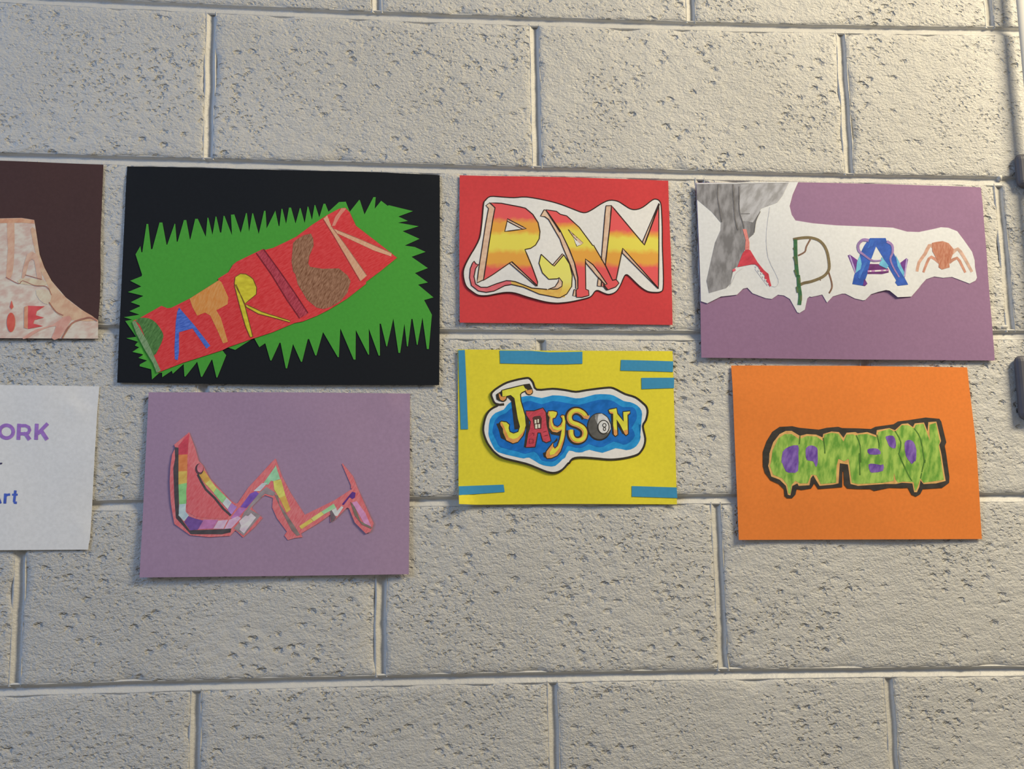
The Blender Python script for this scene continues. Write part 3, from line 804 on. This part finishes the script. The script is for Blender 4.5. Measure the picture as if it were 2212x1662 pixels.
# A, a little brick house
aa = M((1410, 1270), (1560, 1270), (1720, 1215), (1770, 1290)) + O((1790, 0), (1860, 280), (1780, 310), (1720, 280), (1680, 130), (1620, 130), (1570, 390), (1410, 400), (1450, 150)) + M((1480, 1600), (1500, 1460), (1420, 1340))
outl([(aa, True)], 3.0)
f('black_ink', M((1420, 1350), (1470, 1440), (1470, 1610)) + O((1440, 150), (1400, 400), (1370, 400), (1410, 120), (1420, 0)), (46, 42, 34), 3)
f('letter', aa, (164, 56, 66), 4, 0, 'pencil')
f('window_arch', M((1530, 1390), (1560, 1365), (1670, 1350), (1700, 1400), (1690, 1590), (1570, 1600)), (70, 44, 40), 5)
for wx, wy, ww, hh in ((1568, 1425, 34, 70), (1620, 1415, 28, 68), (1578, 1510, 40, 78), (1634, 1505, 34, 72)):
    f('window_pane', M((wx, wy), (wx + ww, wy), (wx + ww, wy + hh), (wx, wy + hh)), (204, 190, 160), 6)
stroke('brick_line', S, [(O((1470, 250), (1540, 250), (1540, 320), (1470, 330), (1470, 250)), False), (O((1730, 120), (1790, 110)), False), (O((1750, 190), (1810, 180)), False), (O((1520, 140), (1560, 150), (1550, 190)), False)], 1.2, pmat((104, 36, 44), 'yellow', 'paint'), L1 + 5 * D, cut, extra=ex)
# y
yy = Y((145, 295), (240, 290), (325, 310), (330, 350), (290, 430), (235, 450), (235, 530), (260, 600), (340, 635), (410, 590), (450, 510), (445, 450), (410, 400), (440, 380), (490, 385), (490, 470), (515, 500), (500, 800), (470, 950), (400, 1160), (330, 1250), (200, 1310), (110, 1315), (80, 1260), (100, 1170), (245, 980), (240, 1060), (280, 1105), (340, 1050), (390, 900), (430, 700), (330, 755), (230, 740), (160, 650), (155, 540), (170, 430), (130, 370))
outl([(yy, True)], 3.0)
f('black_ink', Y((90, 330), (140, 300), (150, 400), (160, 640), (230, 745), (330, 760), (420, 720), (390, 830), (300, 815), (200, 790), (130, 680), (110, 540)), (46, 42, 34), 3)
f('black_ink', Y((100, 1170), (250, 970), (330, 870), (340, 930), (240, 1000), (80, 1260), (110, 1320), (40, 1290), (20, 1200)), (46, 42, 34), 3)
f('letter', yy, OR, 4)
f('letter_face', Y((160, 300), (240, 295), (322, 312), (322, 350), (285, 420), (225, 440), (212, 480), (225, 560), (260, 630), (340, 660), (430, 620), (455, 510), (450, 410), (486, 392), (508, 500), (488, 800), (440, 960), (360, 1120), (260, 1230), (170, 1250), (165, 1190), (240, 1080), (280, 1120), (350, 1060), (400, 900), (440, 680), (340, 705), (250, 680), (205, 600), (190, 520), (195, 430), (165, 380)), YE, 5)
# S
sp = Y((960, 430), (900, 345), (800, 285), (700, 285), (620, 350), (600, 450), (650, 540), (780, 590), (890, 660), (935, 760), (900, 880), (800, 930), (700, 910), (640, 820), (630, 700))
so = [(a - 1.6, b + 1.0) for a, b in sp]
stroke('ink_outline', S, [([(a - 1, b + .3) for a, b in sp], False, 18)], 15, blk, L1 + 3 * D, cut, smooth=4, extra=ex)
stroke('letter', S, [(sp, False, 11)], 11, pmat(OR, 'yellow', 'paint', 30), L1 + 4 * D, cut, smooth=4, extra=ex)
stroke('letter_face', S, [([(a + .9, b - .9) for a, b in sp], False, 7)], 7, pmat(YE, 'yellow', 'paint', 30), L1 + 5 * D, cut, smooth=4, extra=ex)
f('letter_hook', Y((1040, 375), (1030, 430), (1000, 470), (920, 450), (890, 420), (950, 380), (990, 400)), (214, 138, 84), 6)
# eight ball
f('black_ink', ell(*Y((1245, 630))[0], 26.4, 30.2), (40, 38, 36), 3)
f('ball', ell(*Y((1250, 618))[0], 24.4, 28), (78, 76, 70), 4)
f('mid_grey_marker', Y((1150, 370), (1230, 350), (1215, 480), (1200, 560), (1150, 450)), (118, 116, 110), 5)
f('pale_grey_marker', Y((1220, 355), (1300, 342), (1420, 430), (1490, 580), (1497, 680), (1440, 760), (1330, 780), (1230, 640), (1200, 520)), (178, 176, 168), 5)
stroke('ink_ring', S, [(ell(*Y((1340, 635))[0], 12, 14.4), True)], 1.9, blk, L1 + 7 * D, cut, extra=ex)
f('ball_disc', ell(*Y((1340, 635))[0], 12, 14.4), (190, 190, 184), 6)
stroke('numeral', S, [(ell(*Y((1357, 597))[0], 3.7, 3.9), True), (ell(*Y((1360, 678))[0], 2.6, 3.4), True)], 1.6, blk, L1 + 7 * D, cut, extra=ex)
# N
n1 = Y((1455, 265), (1480, 258), (1620, 230), (1635, 350), (1625, 480), (1640, 800), (1600, 830), (1565, 800), (1550, 600), (1550, 350), (1480, 335))
n2 = Y((1620, 240), (1640, 350), (1780, 520), (1770, 310), (1915, 295), (1910, 335), (1860, 375), (1870, 780), (1830, 810), (1800, 780), (1700, 580), (1620, 460))
outl([(n1, True), (n2, True)], 3.4)
f('black_ink', Y((1430, 300), (1550, 350), (1555, 600), (1565, 800), (1530, 790), (1510, 560), (1500, 360)), (46, 42, 34), 3)
f('black_ink', Y((1625, 470), (1700, 580), (1800, 790), (1750, 780), (1660, 620)), (46, 42, 34), 3)
f('letter', n1, YE, 4)
f('letter', n2, YE, 4)
f('orange_marker', Y((1552, 600), (1580, 690), (1635, 700), (1640, 800), (1600, 828), (1565, 800)), OR, 5)
f('orange_marker', Y((1770, 710), (1870, 690), (1870, 780), (1830, 810), (1800, 780)), OR, 5)
f('orange_marker', Y((1458, 290), (1550, 320), (1550, 350), (1480, 335)), OR, 5)
f('orange_marker', Y((1860, 340), (1912, 318), (1908, 338), (1862, 374)), OR, 5)

# ---- mauve sheet with the torn white drawing
S = Sheet('artwork', 'mauve', [(1502, 396), (2119.8, 404.4), (2147.7, 779.5), (1514, 773.5)],
          'mauve paper with a wavy white cutout of letters drawn as bark, vine, robot and spider', 'artwork',
          bumps=((1, 0, .05, .08, -.0035), (0, 1, .1, .15, .002), (.48, .42, .42, .5, .019), (.75, .2, .2, .3, -.001), (0, .3, .12, .5, .002)), base=0.0024)
fill('backing_sheet', S, [(1502, 396), (1720, 397), (1900, 400), (2119.8, 404.4), (2124, 480), (2133, 600), (2147.7, 779.5), (1850, 778), (1514, 773.5), (1511, 640)], pmat((153, 115, 134), 'mauve'), 0, thick=PAPER_T, grid=0.007)
q6, r6, s6, b6 = zoom(1480, 380, 6.32), zoom(1800, 380, 6.144), zoom(1480, 590, 6.32), zoom(1780, 590, 10.055)
wc = q6((145, 108), (1520, 105), (1440, 280), (1395, 440), (1420, 560), (1470, 640), (1700, 680)) + r6((0, 690), (450, 705), (750, 715), (940, 765), (1100, 768), (1300, 725), (1400, 700), (1500, 705), (1620, 750), (1720, 880), (1820, 1020), (1855, 1130), (1860, 1220), (1890, 1360), (1870, 1400), (1790, 1440), (1720, 1415), (1550, 1355), (1430, 1368), (1310, 1352), (1200, 1390), (1100, 1500)) + b6((2060, 290), (1840, 540), (1530, 560), (1350, 425), (1270, 410), (1100, 450), (950, 500), (830, 620), (780, 630), (600, 590), (390, 490), (320, 490), (120, 550), (0, 680)) + s6((1830, 320), (1690, 350), (1660, 345), (1630, 370), (1600, 520), (1530, 565), (1500, 555), (1400, 375), (1320, 325), (1240, 315), (1160, 370), (1080, 360), (900, 290), (830, 215), (770, 230), (690, 310), (470, 335), (290, 425), (203, 395))
ex = [(*P(1920, 638, ART_OFF), .022, .004), (*P(1550, 645, ART_OFF), .03, .0015)]
cut = fill('white_cutout', S, wc, pmat((226, 220, 206), 'mauve'), L1, thick=PAPER_T, extra=ex)
def g(nm, pts, rgb, k=1, kind='paint', sm=0, ang=30, rgb2=None):
    return fill(nm, S, pts, pmat(rgb, 'mauve', kind, ang, rgb2), L1 + k * D, cut, smooth=sm, extra=ex)
def gs(nm, paths, w, rgb, k=2, sm=3):
    return stroke(nm, S, paths, w, pmat(rgb, 'mauve', 'paint'), L1 + k * D, cut, smooth=sm, extra=ex)
bark = q6((147, 122), (1390, 115), (1300, 300), (1230, 390), (1010, 470), (990, 530), (930, 660), (910, 820), (850, 870), (800, 1000), (760, 1100), (700, 1250), (640, 1290), (600, 1490), (540, 1550), (310, 1615), (275, 1450), (340, 1150), (390, 930), (465, 760), (470, 660), (350, 510), (147, 330))
g('bark_drawing', bark, (122, 117, 110), 1, 'marker', 0, 82, (158, 152, 144))
g('pale_bark', q6((740, 130), (1390, 118), (1300, 300), (1230, 390), (1010, 470), (990, 520), (900, 660), (760, 640), (720, 480)), (156, 150, 140), 2, 'marker', 0, 55, (190, 184, 174))
gs('pencil_line', [(q6((440, 130), (430, 300), (460, 500), (480, 650)), False, 2), (q6((720, 160), (720, 480), (760, 650), (780, 740)), False, 2), (q6((740, 540), (860, 540)), False, 1.5), (q6((1000, 510), (940, 640), (915, 800)), False, 1.5), (q6((640, 130), (660, 600), (700, 760)), False, 3)], 2, (112, 106, 99), 3)
gs('pencil_line', [(q6((1130, 450), (1080, 800), (1100, 1130), (1240, 1430), (1215, 1530), (1150, 1525)), False, 1.0), (q6((760, 1280), (680, 1340), (640, 1420), (590, 1520)), False, 1.4), (q6((930, 1290), (1010, 1400), (1100, 1520)), False, 1.4)], 1, (200, 194, 183), 2)
g('pink_line', q6((760, 750), (810, 750), (850, 930), (850, 1030), (790, 1030), (800, 900)), (220, 128, 112), 3, 'pencil')
g('red_mouth', q6((800, 1030), (860, 1035), (960, 1200), (1050, 1310), (1110, 1360), (1125, 1430), (1150, 1520), (1130, 1532), (1100, 1480), (1060, 1420), (1060, 1380), (1000, 1320), (970, 1260), (930, 1230), (880, 1230), (690, 1265), (760, 1080)), (206, 66, 74), 3)
g('red_mouth', q6((620, 1300), (660, 1280), (670, 1310), (630, 1330)), (214, 92, 100), 3)
for tx, ty in ((945, 1262), (985, 1310), (1020, 1350), (1045, 1395), (1075, 1440), (1100, 1490)):
    g('tooth', q6((tx - 16, ty - 12), (tx + 14, ty - 4), (tx - 8, ty + 20)), (224, 216, 204), 4)
gs('vine_curve', [(q6((1435, 900), (1550, 880), (1680, 880), (1800, 930), (1880, 1050), (1915, 1230), (1905, 1330), (1830, 1410), (1680, 1470), (1580, 1490), (1520, 1520)), False, 6)], 6, (124, 106, 72), 2)
gs('vine_twig', [(q6((1665, 900), (1610, 1000), (1590, 1070), (1500, 1120)), False, 3.5), (q6((1910, 1350), (1950, 1480), (1955, 1560), (1920, 1630)), False, 3.5), (q6((1780, 1420), (1805, 1460)), False, 2)], 3, (128, 96, 74), 1)
gs('vine_stem', [(q6((1465, 900), (1470, 1150), (1495, 1400)) + s6((1505, 60), (1515, 200), (1535, 330), (1525, 455)), False, 7.5)], 7.5, (64, 108, 66), 3)
gs('vine_stem', [(q6((1440, 1010), (1448, 1040)), False, 3), (q6((1445, 1130), (1470, 1200), (1480, 1240)), False, 5), (q6((1455, 1310), (1480, 1380)), False, 4), (q6((1520, 1420), (1525, 1500)), False, 4), (s6((1485, 210), (1500, 290)), False, 4), (s6((1545, 330), (1545, 400)), False, 4)], 4, (92, 108, 66), 4, 2)
ra = r6((440, 858), (650, 855), (660, 890), (720, 950), (760, 1060), (880, 1330), (955, 1465), (810, 1485), (775, 1440), (790, 1410), (610, 1110), (520, 965), (440, 1170), (400, 1340), (375, 1410), (405, 1460), (375, 1490), (205, 1465), (230, 1340), (310, 1200), (300, 1080), (360, 960), (410, 890))
g('purple_wing', r6((140, 1090), (170, 1080), (268, 1150), (240, 1335)), (112, 60, 128))
g('purple_wing', r6((845, 1180), (930, 1115), (952, 1135), (905, 1375), (880, 1280)), (112, 60, 128))
gs('wing_edge', [(r6((165, 1090), (245, 1320)), False, 3.2)], 3, (176, 150, 186), 2, 0)
gs('wing_edge', [(r6((935, 1125), (905, 1360)), False, 3.2)], 3, (176, 150, 186), 2, 0)
g('cross_bar', r6((420, 1200), (550, 1200), (620, 1245), (680, 1255), (690, 1310), (600, 1332), (400, 1332), (405, 1260)), (108, 52, 104))
g('letter', ra, (52, 90, 164), 2)
g('light_blue_marker', r6((330, 1180), (400, 1170), (330, 1320), (300, 1400), (270, 1380)), (76, 126, 190), 3, 'marker', 0, 60, (56, 96, 170))
g('light_blue_marker', r6((440, 880), (500, 880), (470, 960), (400, 1000)), (66, 116, 186), 3, 'marker', 0, 60, (52, 90, 164))
g('letter_foot', r6((375, 1410), (405, 1460), (375, 1490), (345, 1485), (360, 1400)), (104, 56, 118), 3)
gs('bar_dash', [(r6((405, 1298), (690, 1280)), False, 4)], 4, (190, 130, 170), 3, 0)
gs('bar_dash', [(r6((430, 1297), (455, 1295)), False, 3), (r6((500, 1293), (580, 1288)), False, 3), (r6((615, 1286), (650, 1283)), False, 3)], 3, (232, 218, 222), 4, 0)
for pts in (r6((300, 1090), (325, 1200), (310, 1270), (245, 1320), (262, 1180)), r6((780, 1075), (900, 1300), (895, 1370), (810, 1230)), r6((595, 1105), (685, 1220), (665, 1262), (560, 1215))):
    g('pale_blue_panel', pts, (110, 178, 200), 3)
gs('snake_line', [(r6((420, 890), (340, 885), (280, 950), (290, 1030), (350, 1080), (450, 1150), (520, 1160), (590, 1150)), False, 7, 3), (r6((665, 900), (735, 950), (740, 1050), (710, 1130), (750, 1240), (830, 1370)), False, 6, 3)], 6, (150, 118, 158), 4)
g('spider_body', r6((1275, 910), (1340, 895), (1420, 885), (1500, 910), (1570, 990), (1560, 1050), (1510, 1180), (1515, 1230), (1410, 1260), (1365, 1230), (1370, 1180), (1280, 1020)), (186, 110, 78), 2, 'pencil', 0, 80, (206, 146, 114))
gs('spider_leg', [(r6((1290, 960), (1240, 945), (1180, 1060), (1100, 1170), (1075, 1290)), False, 8, 6)], 6, (206, 158, 128), 1, 2)
gs('spider_leg', [(r6((1380, 1170), (1265, 1095), (1210, 1170), (1160, 1300)), False, 7, 5)], 6, (198, 138, 110), 1, 2)
gs('spider_leg', [(r6((1550, 1040), (1625, 985), (1700, 1080), (1760, 1180), (1820, 1285)), False, 8, 6)], 6, (206, 166, 138), 1, 2)
gs('spider_leg', [(r6((1510, 1165), (1615, 1105), (1680, 1200), (1730, 1295)), False, 7, 5)], 6, (196, 138, 110), 1, 2)

# ---- orange sheet with the green dripping letters
S = Sheet('artwork', 'orange', [(1579.7, 790), (2090, 793.6), (2120.6, 1165), (1595, 1167)],
          'orange paper with green dripping letters outlined in black, under the mauve sheet', 'artwork',
          bumps=((.45, .5, .4, .6, .006), (.9, .5, .25, .3, .0018), (.85, .62, .2, .06, -.0012), (0, .5, .1, .6, .003), (0, 0, .08, .1, -.003)), base=0.0022)
fill('backing_sheet', S, [(1579.7, 790), (1850, 791.5), (2090, 793.6), (2107, 960), (2120.6, 1165), (1850, 1166), (1595, 1167), (1588, 1000)], pmat((236, 118, 48), 'orange'), 0, thick=PAPER_T, grid=0.007)
T, U, V_, W4 = zoom(1560, 780, 7.373), zoom(1850, 780, 7.373), zoom(1560, 980, 7.373), zoom(1850, 980, 7.373)
q = T((640, 1622), (640, 1450), (700, 1280), (790, 1130), (900, 1055), (1100, 1045), (1210, 1070), (1520, 1100), (1650, 1070), (1830, 1055), (1890, 1075)) + U((0, 1080), (210, 1090), (280, 1055), (570, 1015), (640, 970), (800, 950), (1090, 905), (1310, 925), (1340, 970), (1415, 1300), (1390, 1360)) + W4((1410, 0), (1465, 370), (1460, 470), (1350, 550), (1040, 570), (1000, 650), (930, 690), (860, 660), (800, 550), (700, 555), (500, 550), (260, 600), (200, 570), (0, 570)) + V_((1970, 560), (1920, 500), (1910, 290), (1895, 290), (1890, 540), (1510, 570), (1450, 480), (1400, 560), (1250, 585), (1170, 570), (1150, 660), (1100, 715), (1020, 715), (980, 680), (970, 570), (890, 490), (760, 430), (670, 310), (640, 200))
cut = fill('letter_cutout', S, q, pmat((56, 50, 42), 'orange', 'paint'), L1, thick=PAPER_T)
def c4(nm, pts, rgb, k, kind='paint', rgb2=None, ang=80, sm=0):
    return fill(nm, S, pts, pmat(rgb, 'orange', kind, ang, rgb2), L1 + k * D, cut, smooth=sm)
c4('tan_edging', T((735, 1622), (740, 1480), (800, 1300), (900, 1170), (1000, 1120), (1090, 1120), (1220, 1200), (1330, 1170), (1480, 1180), (1580, 1225), (1590, 1170), (1720, 1130), (1840, 1140), (1910, 1230), (1960, 1150), (2100, 1140)) + U((0, 1160), (150, 1140), (290, 1190), (300, 1110), (500, 1075), (590, 1110), (700, 1010), (800, 1000), (880, 1060), (910, 1000), (1060, 985), (1115, 1130), (1130, 980), (1260, 970), (1330, 1280), (1300, 1340)) + W4((1330, 0), (1405, 440), (1250, 480), (1050, 490), (1000, 430), (980, 540), (945, 620), (900, 620), (870, 480), (700, 470), (600, 490), (430, 490), (0, 520)) + V_((2020, 490), (1980, 180), (1850, 160), (1830, 480), (1750, 500), (1530, 520), (1470, 420), (1430, 350), (1390, 400), (1370, 510), (1200, 520), (1180, 480), (1100, 520), (1070, 670), (1030, 660), (1000, 520), (900, 420), (770, 370), (720, 200)), (206, 152, 84), 1)
c4('lettering', T((765, 1622), (790, 1430), (880, 1240), (980, 1170), (1090, 1170), (1210, 1250), (1330, 1200), (1480, 1210), (1600, 1290), (1610, 1180), (1720, 1150), (1830, 1165), (1910, 1290), (1960, 1180), (2060, 1175), (2120, 1200)) + U((0, 1180), (150, 1170), (320, 1230), (320, 1140), (500, 1090), (590, 1140), (700, 1030), (800, 1030), (900, 1080), (930, 1020), (1050, 1005), (1150, 1280), (1145, 1020), (1250, 990), (1310, 1290), (1290, 1360)) + W4((1310, 0), (1375, 420), (1250, 440), (1050, 470), (1000, 400), (960, 520), (930, 590), (910, 590), (890, 460), (720, 450), (640, 470), (600, 420), (572, 310), (568, 440), (400, 470), (0, 490)) + V_((2040, 470), (1990, 90), (1920, 130), (1830, 90), (1800, 200), (1790, 470), (1550, 490), (1480, 350), (1400, 340), (1340, 480), (1220, 480), (1150, 440), (1090, 500), (1070, 640), (1040, 640), (1020, 500), (940, 400), (800, 340), (750, 200)), (98, 142, 50), 2, 'marker', (160, 184, 78))
for pts in (T((930, 1622), (950, 1450), (1050, 1370), (1190, 1350)) + V_((1195, 0), (1190, 280), (1090, 310), (1000, 290), (940, 150)), T((1320, 1390), (1400, 1350), (1490, 1390)) + V_((1500, 0), (1500, 150), (1470, 220), (1430, 130), (1330, 110), (1310, 0)),
            U((150, 1420), (220, 1400), (320, 1410), (355, 1490), (180, 1495)), W4((165, 180), (250, 170), (360, 190), (400, 180), (395, 280), (240, 310), (190, 290)), U((440, 1210), (560, 1200), (600, 1300), (590, 1400), (500, 1370), (460, 1280)), U((740, 1320), (800, 1265), (880, 1290), (930, 1420), (920, 1600)) + W4((910, 120), (860, 170), (830, 140), (760, 40))):
    c4('purple_counter', pts, (96, 62, 128), 3, 'marker', (134, 100, 156), 70, 2)
for pth in [(T((1222, 1200), (1210, 1330)), False), (T((1590, 1230), (1610, 1370), (1615, 1480)), False), (T((2110, 1190), (2170, 1350), (2180, 1622)), False), (U((590, 1120), (680, 1300), (650, 1480)), False), (U((300, 1180), (330, 1320), (330, 1400)), False), (U((900, 1080), (1000, 1250), (1060, 1622)) + W4((1065, 100), (1000, 400)), False), (W4((640, 0), (780, 300), (860, 440)), False), (W4((20, 0), (30, 350)), False)]:
    stroke('letter_line', S, [pth], 2.4, pmat((74, 108, 40), 'orange', 'paint'), L1 + 3 * D, cut, smooth=3)

# ---- brown sheet with the crater drawing, running out of the picture
S = Sheet('artwork', 'brown', [(-345, 336), (223, 355.3), (212, 733.4), (-345, 731)],
          'dark brown paper with a pale watercolour cutout shaped like a rocky slope', 'artwork', base=0.0018)
X = zoom(0, 330, 3.867)
fill('backing_sheet', S, [(-345, 336), (0, 347), (223, 355.3)] + X((855, 300), (842, 650), (838, 850), (840, 1000), (832, 1250), (820, 1400), (820, 1560), (0, 1557)) + [(-345, 731)], pmat((61, 44, 46), 'brown'), 0, thick=PAPER_T, grid=0.007)
slope = X((-500, 560), (0, 550), (180, 545), (285, 562), (300, 650), (330, 850), (370, 960), (430, 1070), (550, 1210), (680, 1310), (820, 1400), (820, 1555), (0, 1552), (-1230, 1550), (-1100, 1400), (-850, 1200), (-680, 1000), (-560, 800))
cut = fill('watercolour_cutout', S, slope, pmat((184, 156, 150), 'brown', 'paint', 20, (198, 174, 168)), L1, thick=PAPER_T)
def w(nm, pts, rgb, k=1, sm=2):
    return fill(nm, S, pts, pmat(rgb, 'brown', 'paint', 50), L1 + k * D, cut, smooth=sm)
w('wash', X((-495, 562), (0, 552), (180, 547), (284, 564), (285, 592), (180, 585), (0, 590), (-490, 605)), (192, 132, 110), 1, 0)
w('wash', X((60, 590), (120, 590), (112, 930), (90, 1040), (50, 1040), (65, 800)), (186, 138, 122))
w('wash', X((255, 640), (298, 650), (328, 850), (430, 1072), (550, 1212), (680, 1312), (818, 1404), (600, 1400), (480, 1350), (410, 1260), (430, 1180), (350, 1010), (300, 850)), (188, 144, 124))
w('wash', X((225, 850), (310, 850), (350, 1050), (310, 1050), (285, 900), (240, 910), (210, 1030), (180, 1040)), (178, 140, 126), 2)
w('wash', X((180, 1050), (360, 1065), (380, 1110), (160, 1095)), (192, 160, 142), 2)
w('wash', X((190, 1550), (300, 1480), (440, 1440), (540, 1370), (600, 1390), (500, 1550), (430, 1550), (470, 1450), (330, 1490), (230, 1552)), (182, 132, 124), 2)
w('wash', X((300, 1150), (410, 1150), (430, 1210), (400, 1270), (330, 1230)), (186, 160, 146), 2)
stroke('brush_line', S, [(X((520, 1552), (600, 1430), (700, 1390), (760, 1380), (815, 1408)), False, 3.5), (X((50, 1040), (155, 1095), (190, 1070), (290, 1110), (390, 1120), (430, 1190)), False, 1.6), (X((410, 1250), (470, 1330), (530, 1360)), False, 2), (X((210, 1020), (350, 1060)), False, 1.6)], 2, pmat((138, 94, 84), 'brown', 'paint'), L1 + 3 * D, cut, smooth=3)
w('letter', ell(*X((95, 1420))[0], 9, 21), (188, 80, 70), 3, 0)
w('letter_dot', X((98, 1235), (115, 1290), (98, 1312), (84, 1290)), (188, 84, 76), 3, 0)
w('letter', X((235, 1280), (375, 1285), (310, 1325), (300, 1360), (370, 1380), (290, 1400), (280, 1430), (362, 1450), (235, 1475)), (180, 70, 74), 3, 0)
w('letter_side', X((205, 1290), (236, 1280), (236, 1475), (203, 1465)), (188, 124, 102), 3, 0)

# ---- white printed sign
S = Sheet('paper_sign', 'sign', [(-255, 828), (213.7, 834.5), (190, 1188), (-255, 1191)],
          'white printed paper sign with purple and blue lettering, below the brown sheet', 'sign',
          bumps=((.93, .07, .035, .05, -.003), (.9, .14, .05, .05, .0015), (.9, .87, .03, .04, .001)), base=0.0014, bow=.001, group=None)
Yz = zoom(0, 810, 4.155)
fill('sheet', S, [(-255, 828), (0, 831.5), (100, 833)] + Yz((888, 102), (870, 300), (850, 700), (825, 1150), (805, 1480), (795, 1520), (790, 1570), (0, 1575)) + [(-255, 1191)], pmat((184, 182, 202), 'sign'), 0, thick=PAPER_T, grid=0.007)
pu, bl = pmat((126, 92, 152), 'sign', 'paint'), pmat((58, 78, 150), 'sign', 'paint')
wd = 8.2
stroke('letter', S, [(ell(*Yz((54, 509))[0], 14.5, 13.8, 40), True)], 7.6, pu, D * 2)
stroke('letter', S, [(Yz((168, 438), (160, 582)), False, 8.0), (Yz((164, 455), (225, 455), (255, 470), (262, 495), (250, 520), (220, 528), (160, 528)), False, 7.0), (Yz((205, 525), (230, 535), (262, 582)), False, 8.5)], wd, pu, D * 2)
stroke('letter', S, [(Yz((327, 438), (320, 582)), False, 8.0), (Yz((425, 436), (335, 528)), False, 7.6), (Yz((360, 492), (420, 582)), False, 8.4)], wd, pu, D * 2)
fill('letter_fragment', S, Yz((-30, 790), (18, 788), (15, 802), (-8, 806), (-20, 845), (-36, 845)), pmat((52, 50, 74), 'sign', 'paint'), D * 2)
stroke('letter', S, [(Yz((-82, 1156), (-38, 1044), (4, 1156)), False, 6.0), (Yz((-62, 1122), (-16, 1122)), False, 4.5)], 6, bl, D * 2)
stroke('letter', S, [(Yz((49, 1066), (43, 1156)), False, 6.0), (Yz((47, 1095), (62, 1078), (90, 1074)), False, 5.0)], 6, bl, D * 2)
stroke('letter', S, [(Yz((137, 1038), (126, 1135), (132, 1148), (150, 1149)), False, 5.4), (Yz((108, 1076), (157, 1076)), False, 4.2)], 6, bl, D * 2)

# ---- white pipe standing off the wall at the right-hand edge
def tube(name, x, y, z0, z1, r, mat, parent, n=28, bev=0.0):
    prof = [(0, z0), (r - bev, z0), (r, z0 + bev), (r, z1 - bev), (r - bev, z1), (0, z1)]
    verts, faces = [], []
    for k, (rr, z) in enumerate(prof):
        for i in range(n):
            a = 2 * math.pi * i / n
            verts.append((x + rr * math.cos(a), y + rr * math.sin(a), z))
    for k in range(len(prof) - 1):
        for i in range(n):
            a, b = k * n + i, k * n + (i + 1) % n
            faces.append((a, b, b + n, a + n))
    o = mesh_obj(name, verts, faces, mat, parent, smooth=True)
    for p in o.data.polygons:
        p.use_smooth = abs(p.normal.z) < 0.5
    return o
pm, pnt, pb = new_mat('white_enamel')
pcol = mixcol(pnt, streak_noise(pnt, 30, 1.0, 0, 3), (0.74, 0.73, 0.70), (0.80, 0.79, 0.76))
pnt.links.new(pcol, pb.inputs['Base Color'])
pb.inputs['Roughness'].default_value = 0.35
gm, gnt, gb = new_mat('dark_grey_metal')
gcol = mixcol(gnt, streak_noise(gnt, 60, 1.0, 0, 3), (0.10, 0.10, 0.12), (0.14, 0.14, 0.165))
gnt.links.new(gcol, gb.inputs['Base Color'])
gb.inputs['Roughness'].default_value = 0.5
PR, PY = 0.0062, -0.0175
px = P(2196.5, 4, off=-PY)[0] + PR
pz1 = zjoint(TOP_COURSE, 0)
pipe = link(bpy.data.objects.new('wall_pipe', None))
pipe.location = (px, 0, 0)
pipe.empty_display_size = 0.03
tag(pipe, 'thin white vertical pipe with dark grey fittings on the block wall', 'pipe')
tube('pipe_run', 0, PY, 0.0, pz1, PR, pm, pipe)
def rbox(name, x0, x1, y0, y1, z0, z1, r, mat, parent):
    bm = bmesh.new()
    bmesh.ops.create_cube(bm, size=1.0)
    for v in bm.verts:
        v.co = ((x0 + x1) / 2 + v.co.x * (x1 - x0), (y0 + y1) / 2 + v.co.y * (y1 - y0), (z0 + z1) / 2 + v.co.z * (z1 - z0))
    bmesh.ops.bevel(bm, geom=bm.edges[:], offset=r, segments=4, affect='EDGES', profile=0.5)
    me = bpy.data.meshes.new(name)
    bm.to_mesh(me)
    bm.free()
    me.materials.append(mat)
    return link(bpy.data.objects.new(name, me), parent)
for nm, (u, va, vb), mid in (('pipe_coupling', (2205.5, 326, 398), 350), ('junction_box', (2208.5, 765, 905), 830)):
    z0, z1 = P(2212, vb, off=0.02)[1], P(2212, va, off=0.02)[1]
    hw = px - P(u, mid, off=0.02)[0]
    rbox(nm, -hw, hw, -0.014, 0.001, z0, z1, 0.008, gm, pipe)
for z in (0.35, 1.0, pz1 - 0.3):
    rbox('pipe_clip', -0.012, 0.012, PY, 0.002, z - 0.012, z + 0.012, 0.003, pm, pipe)
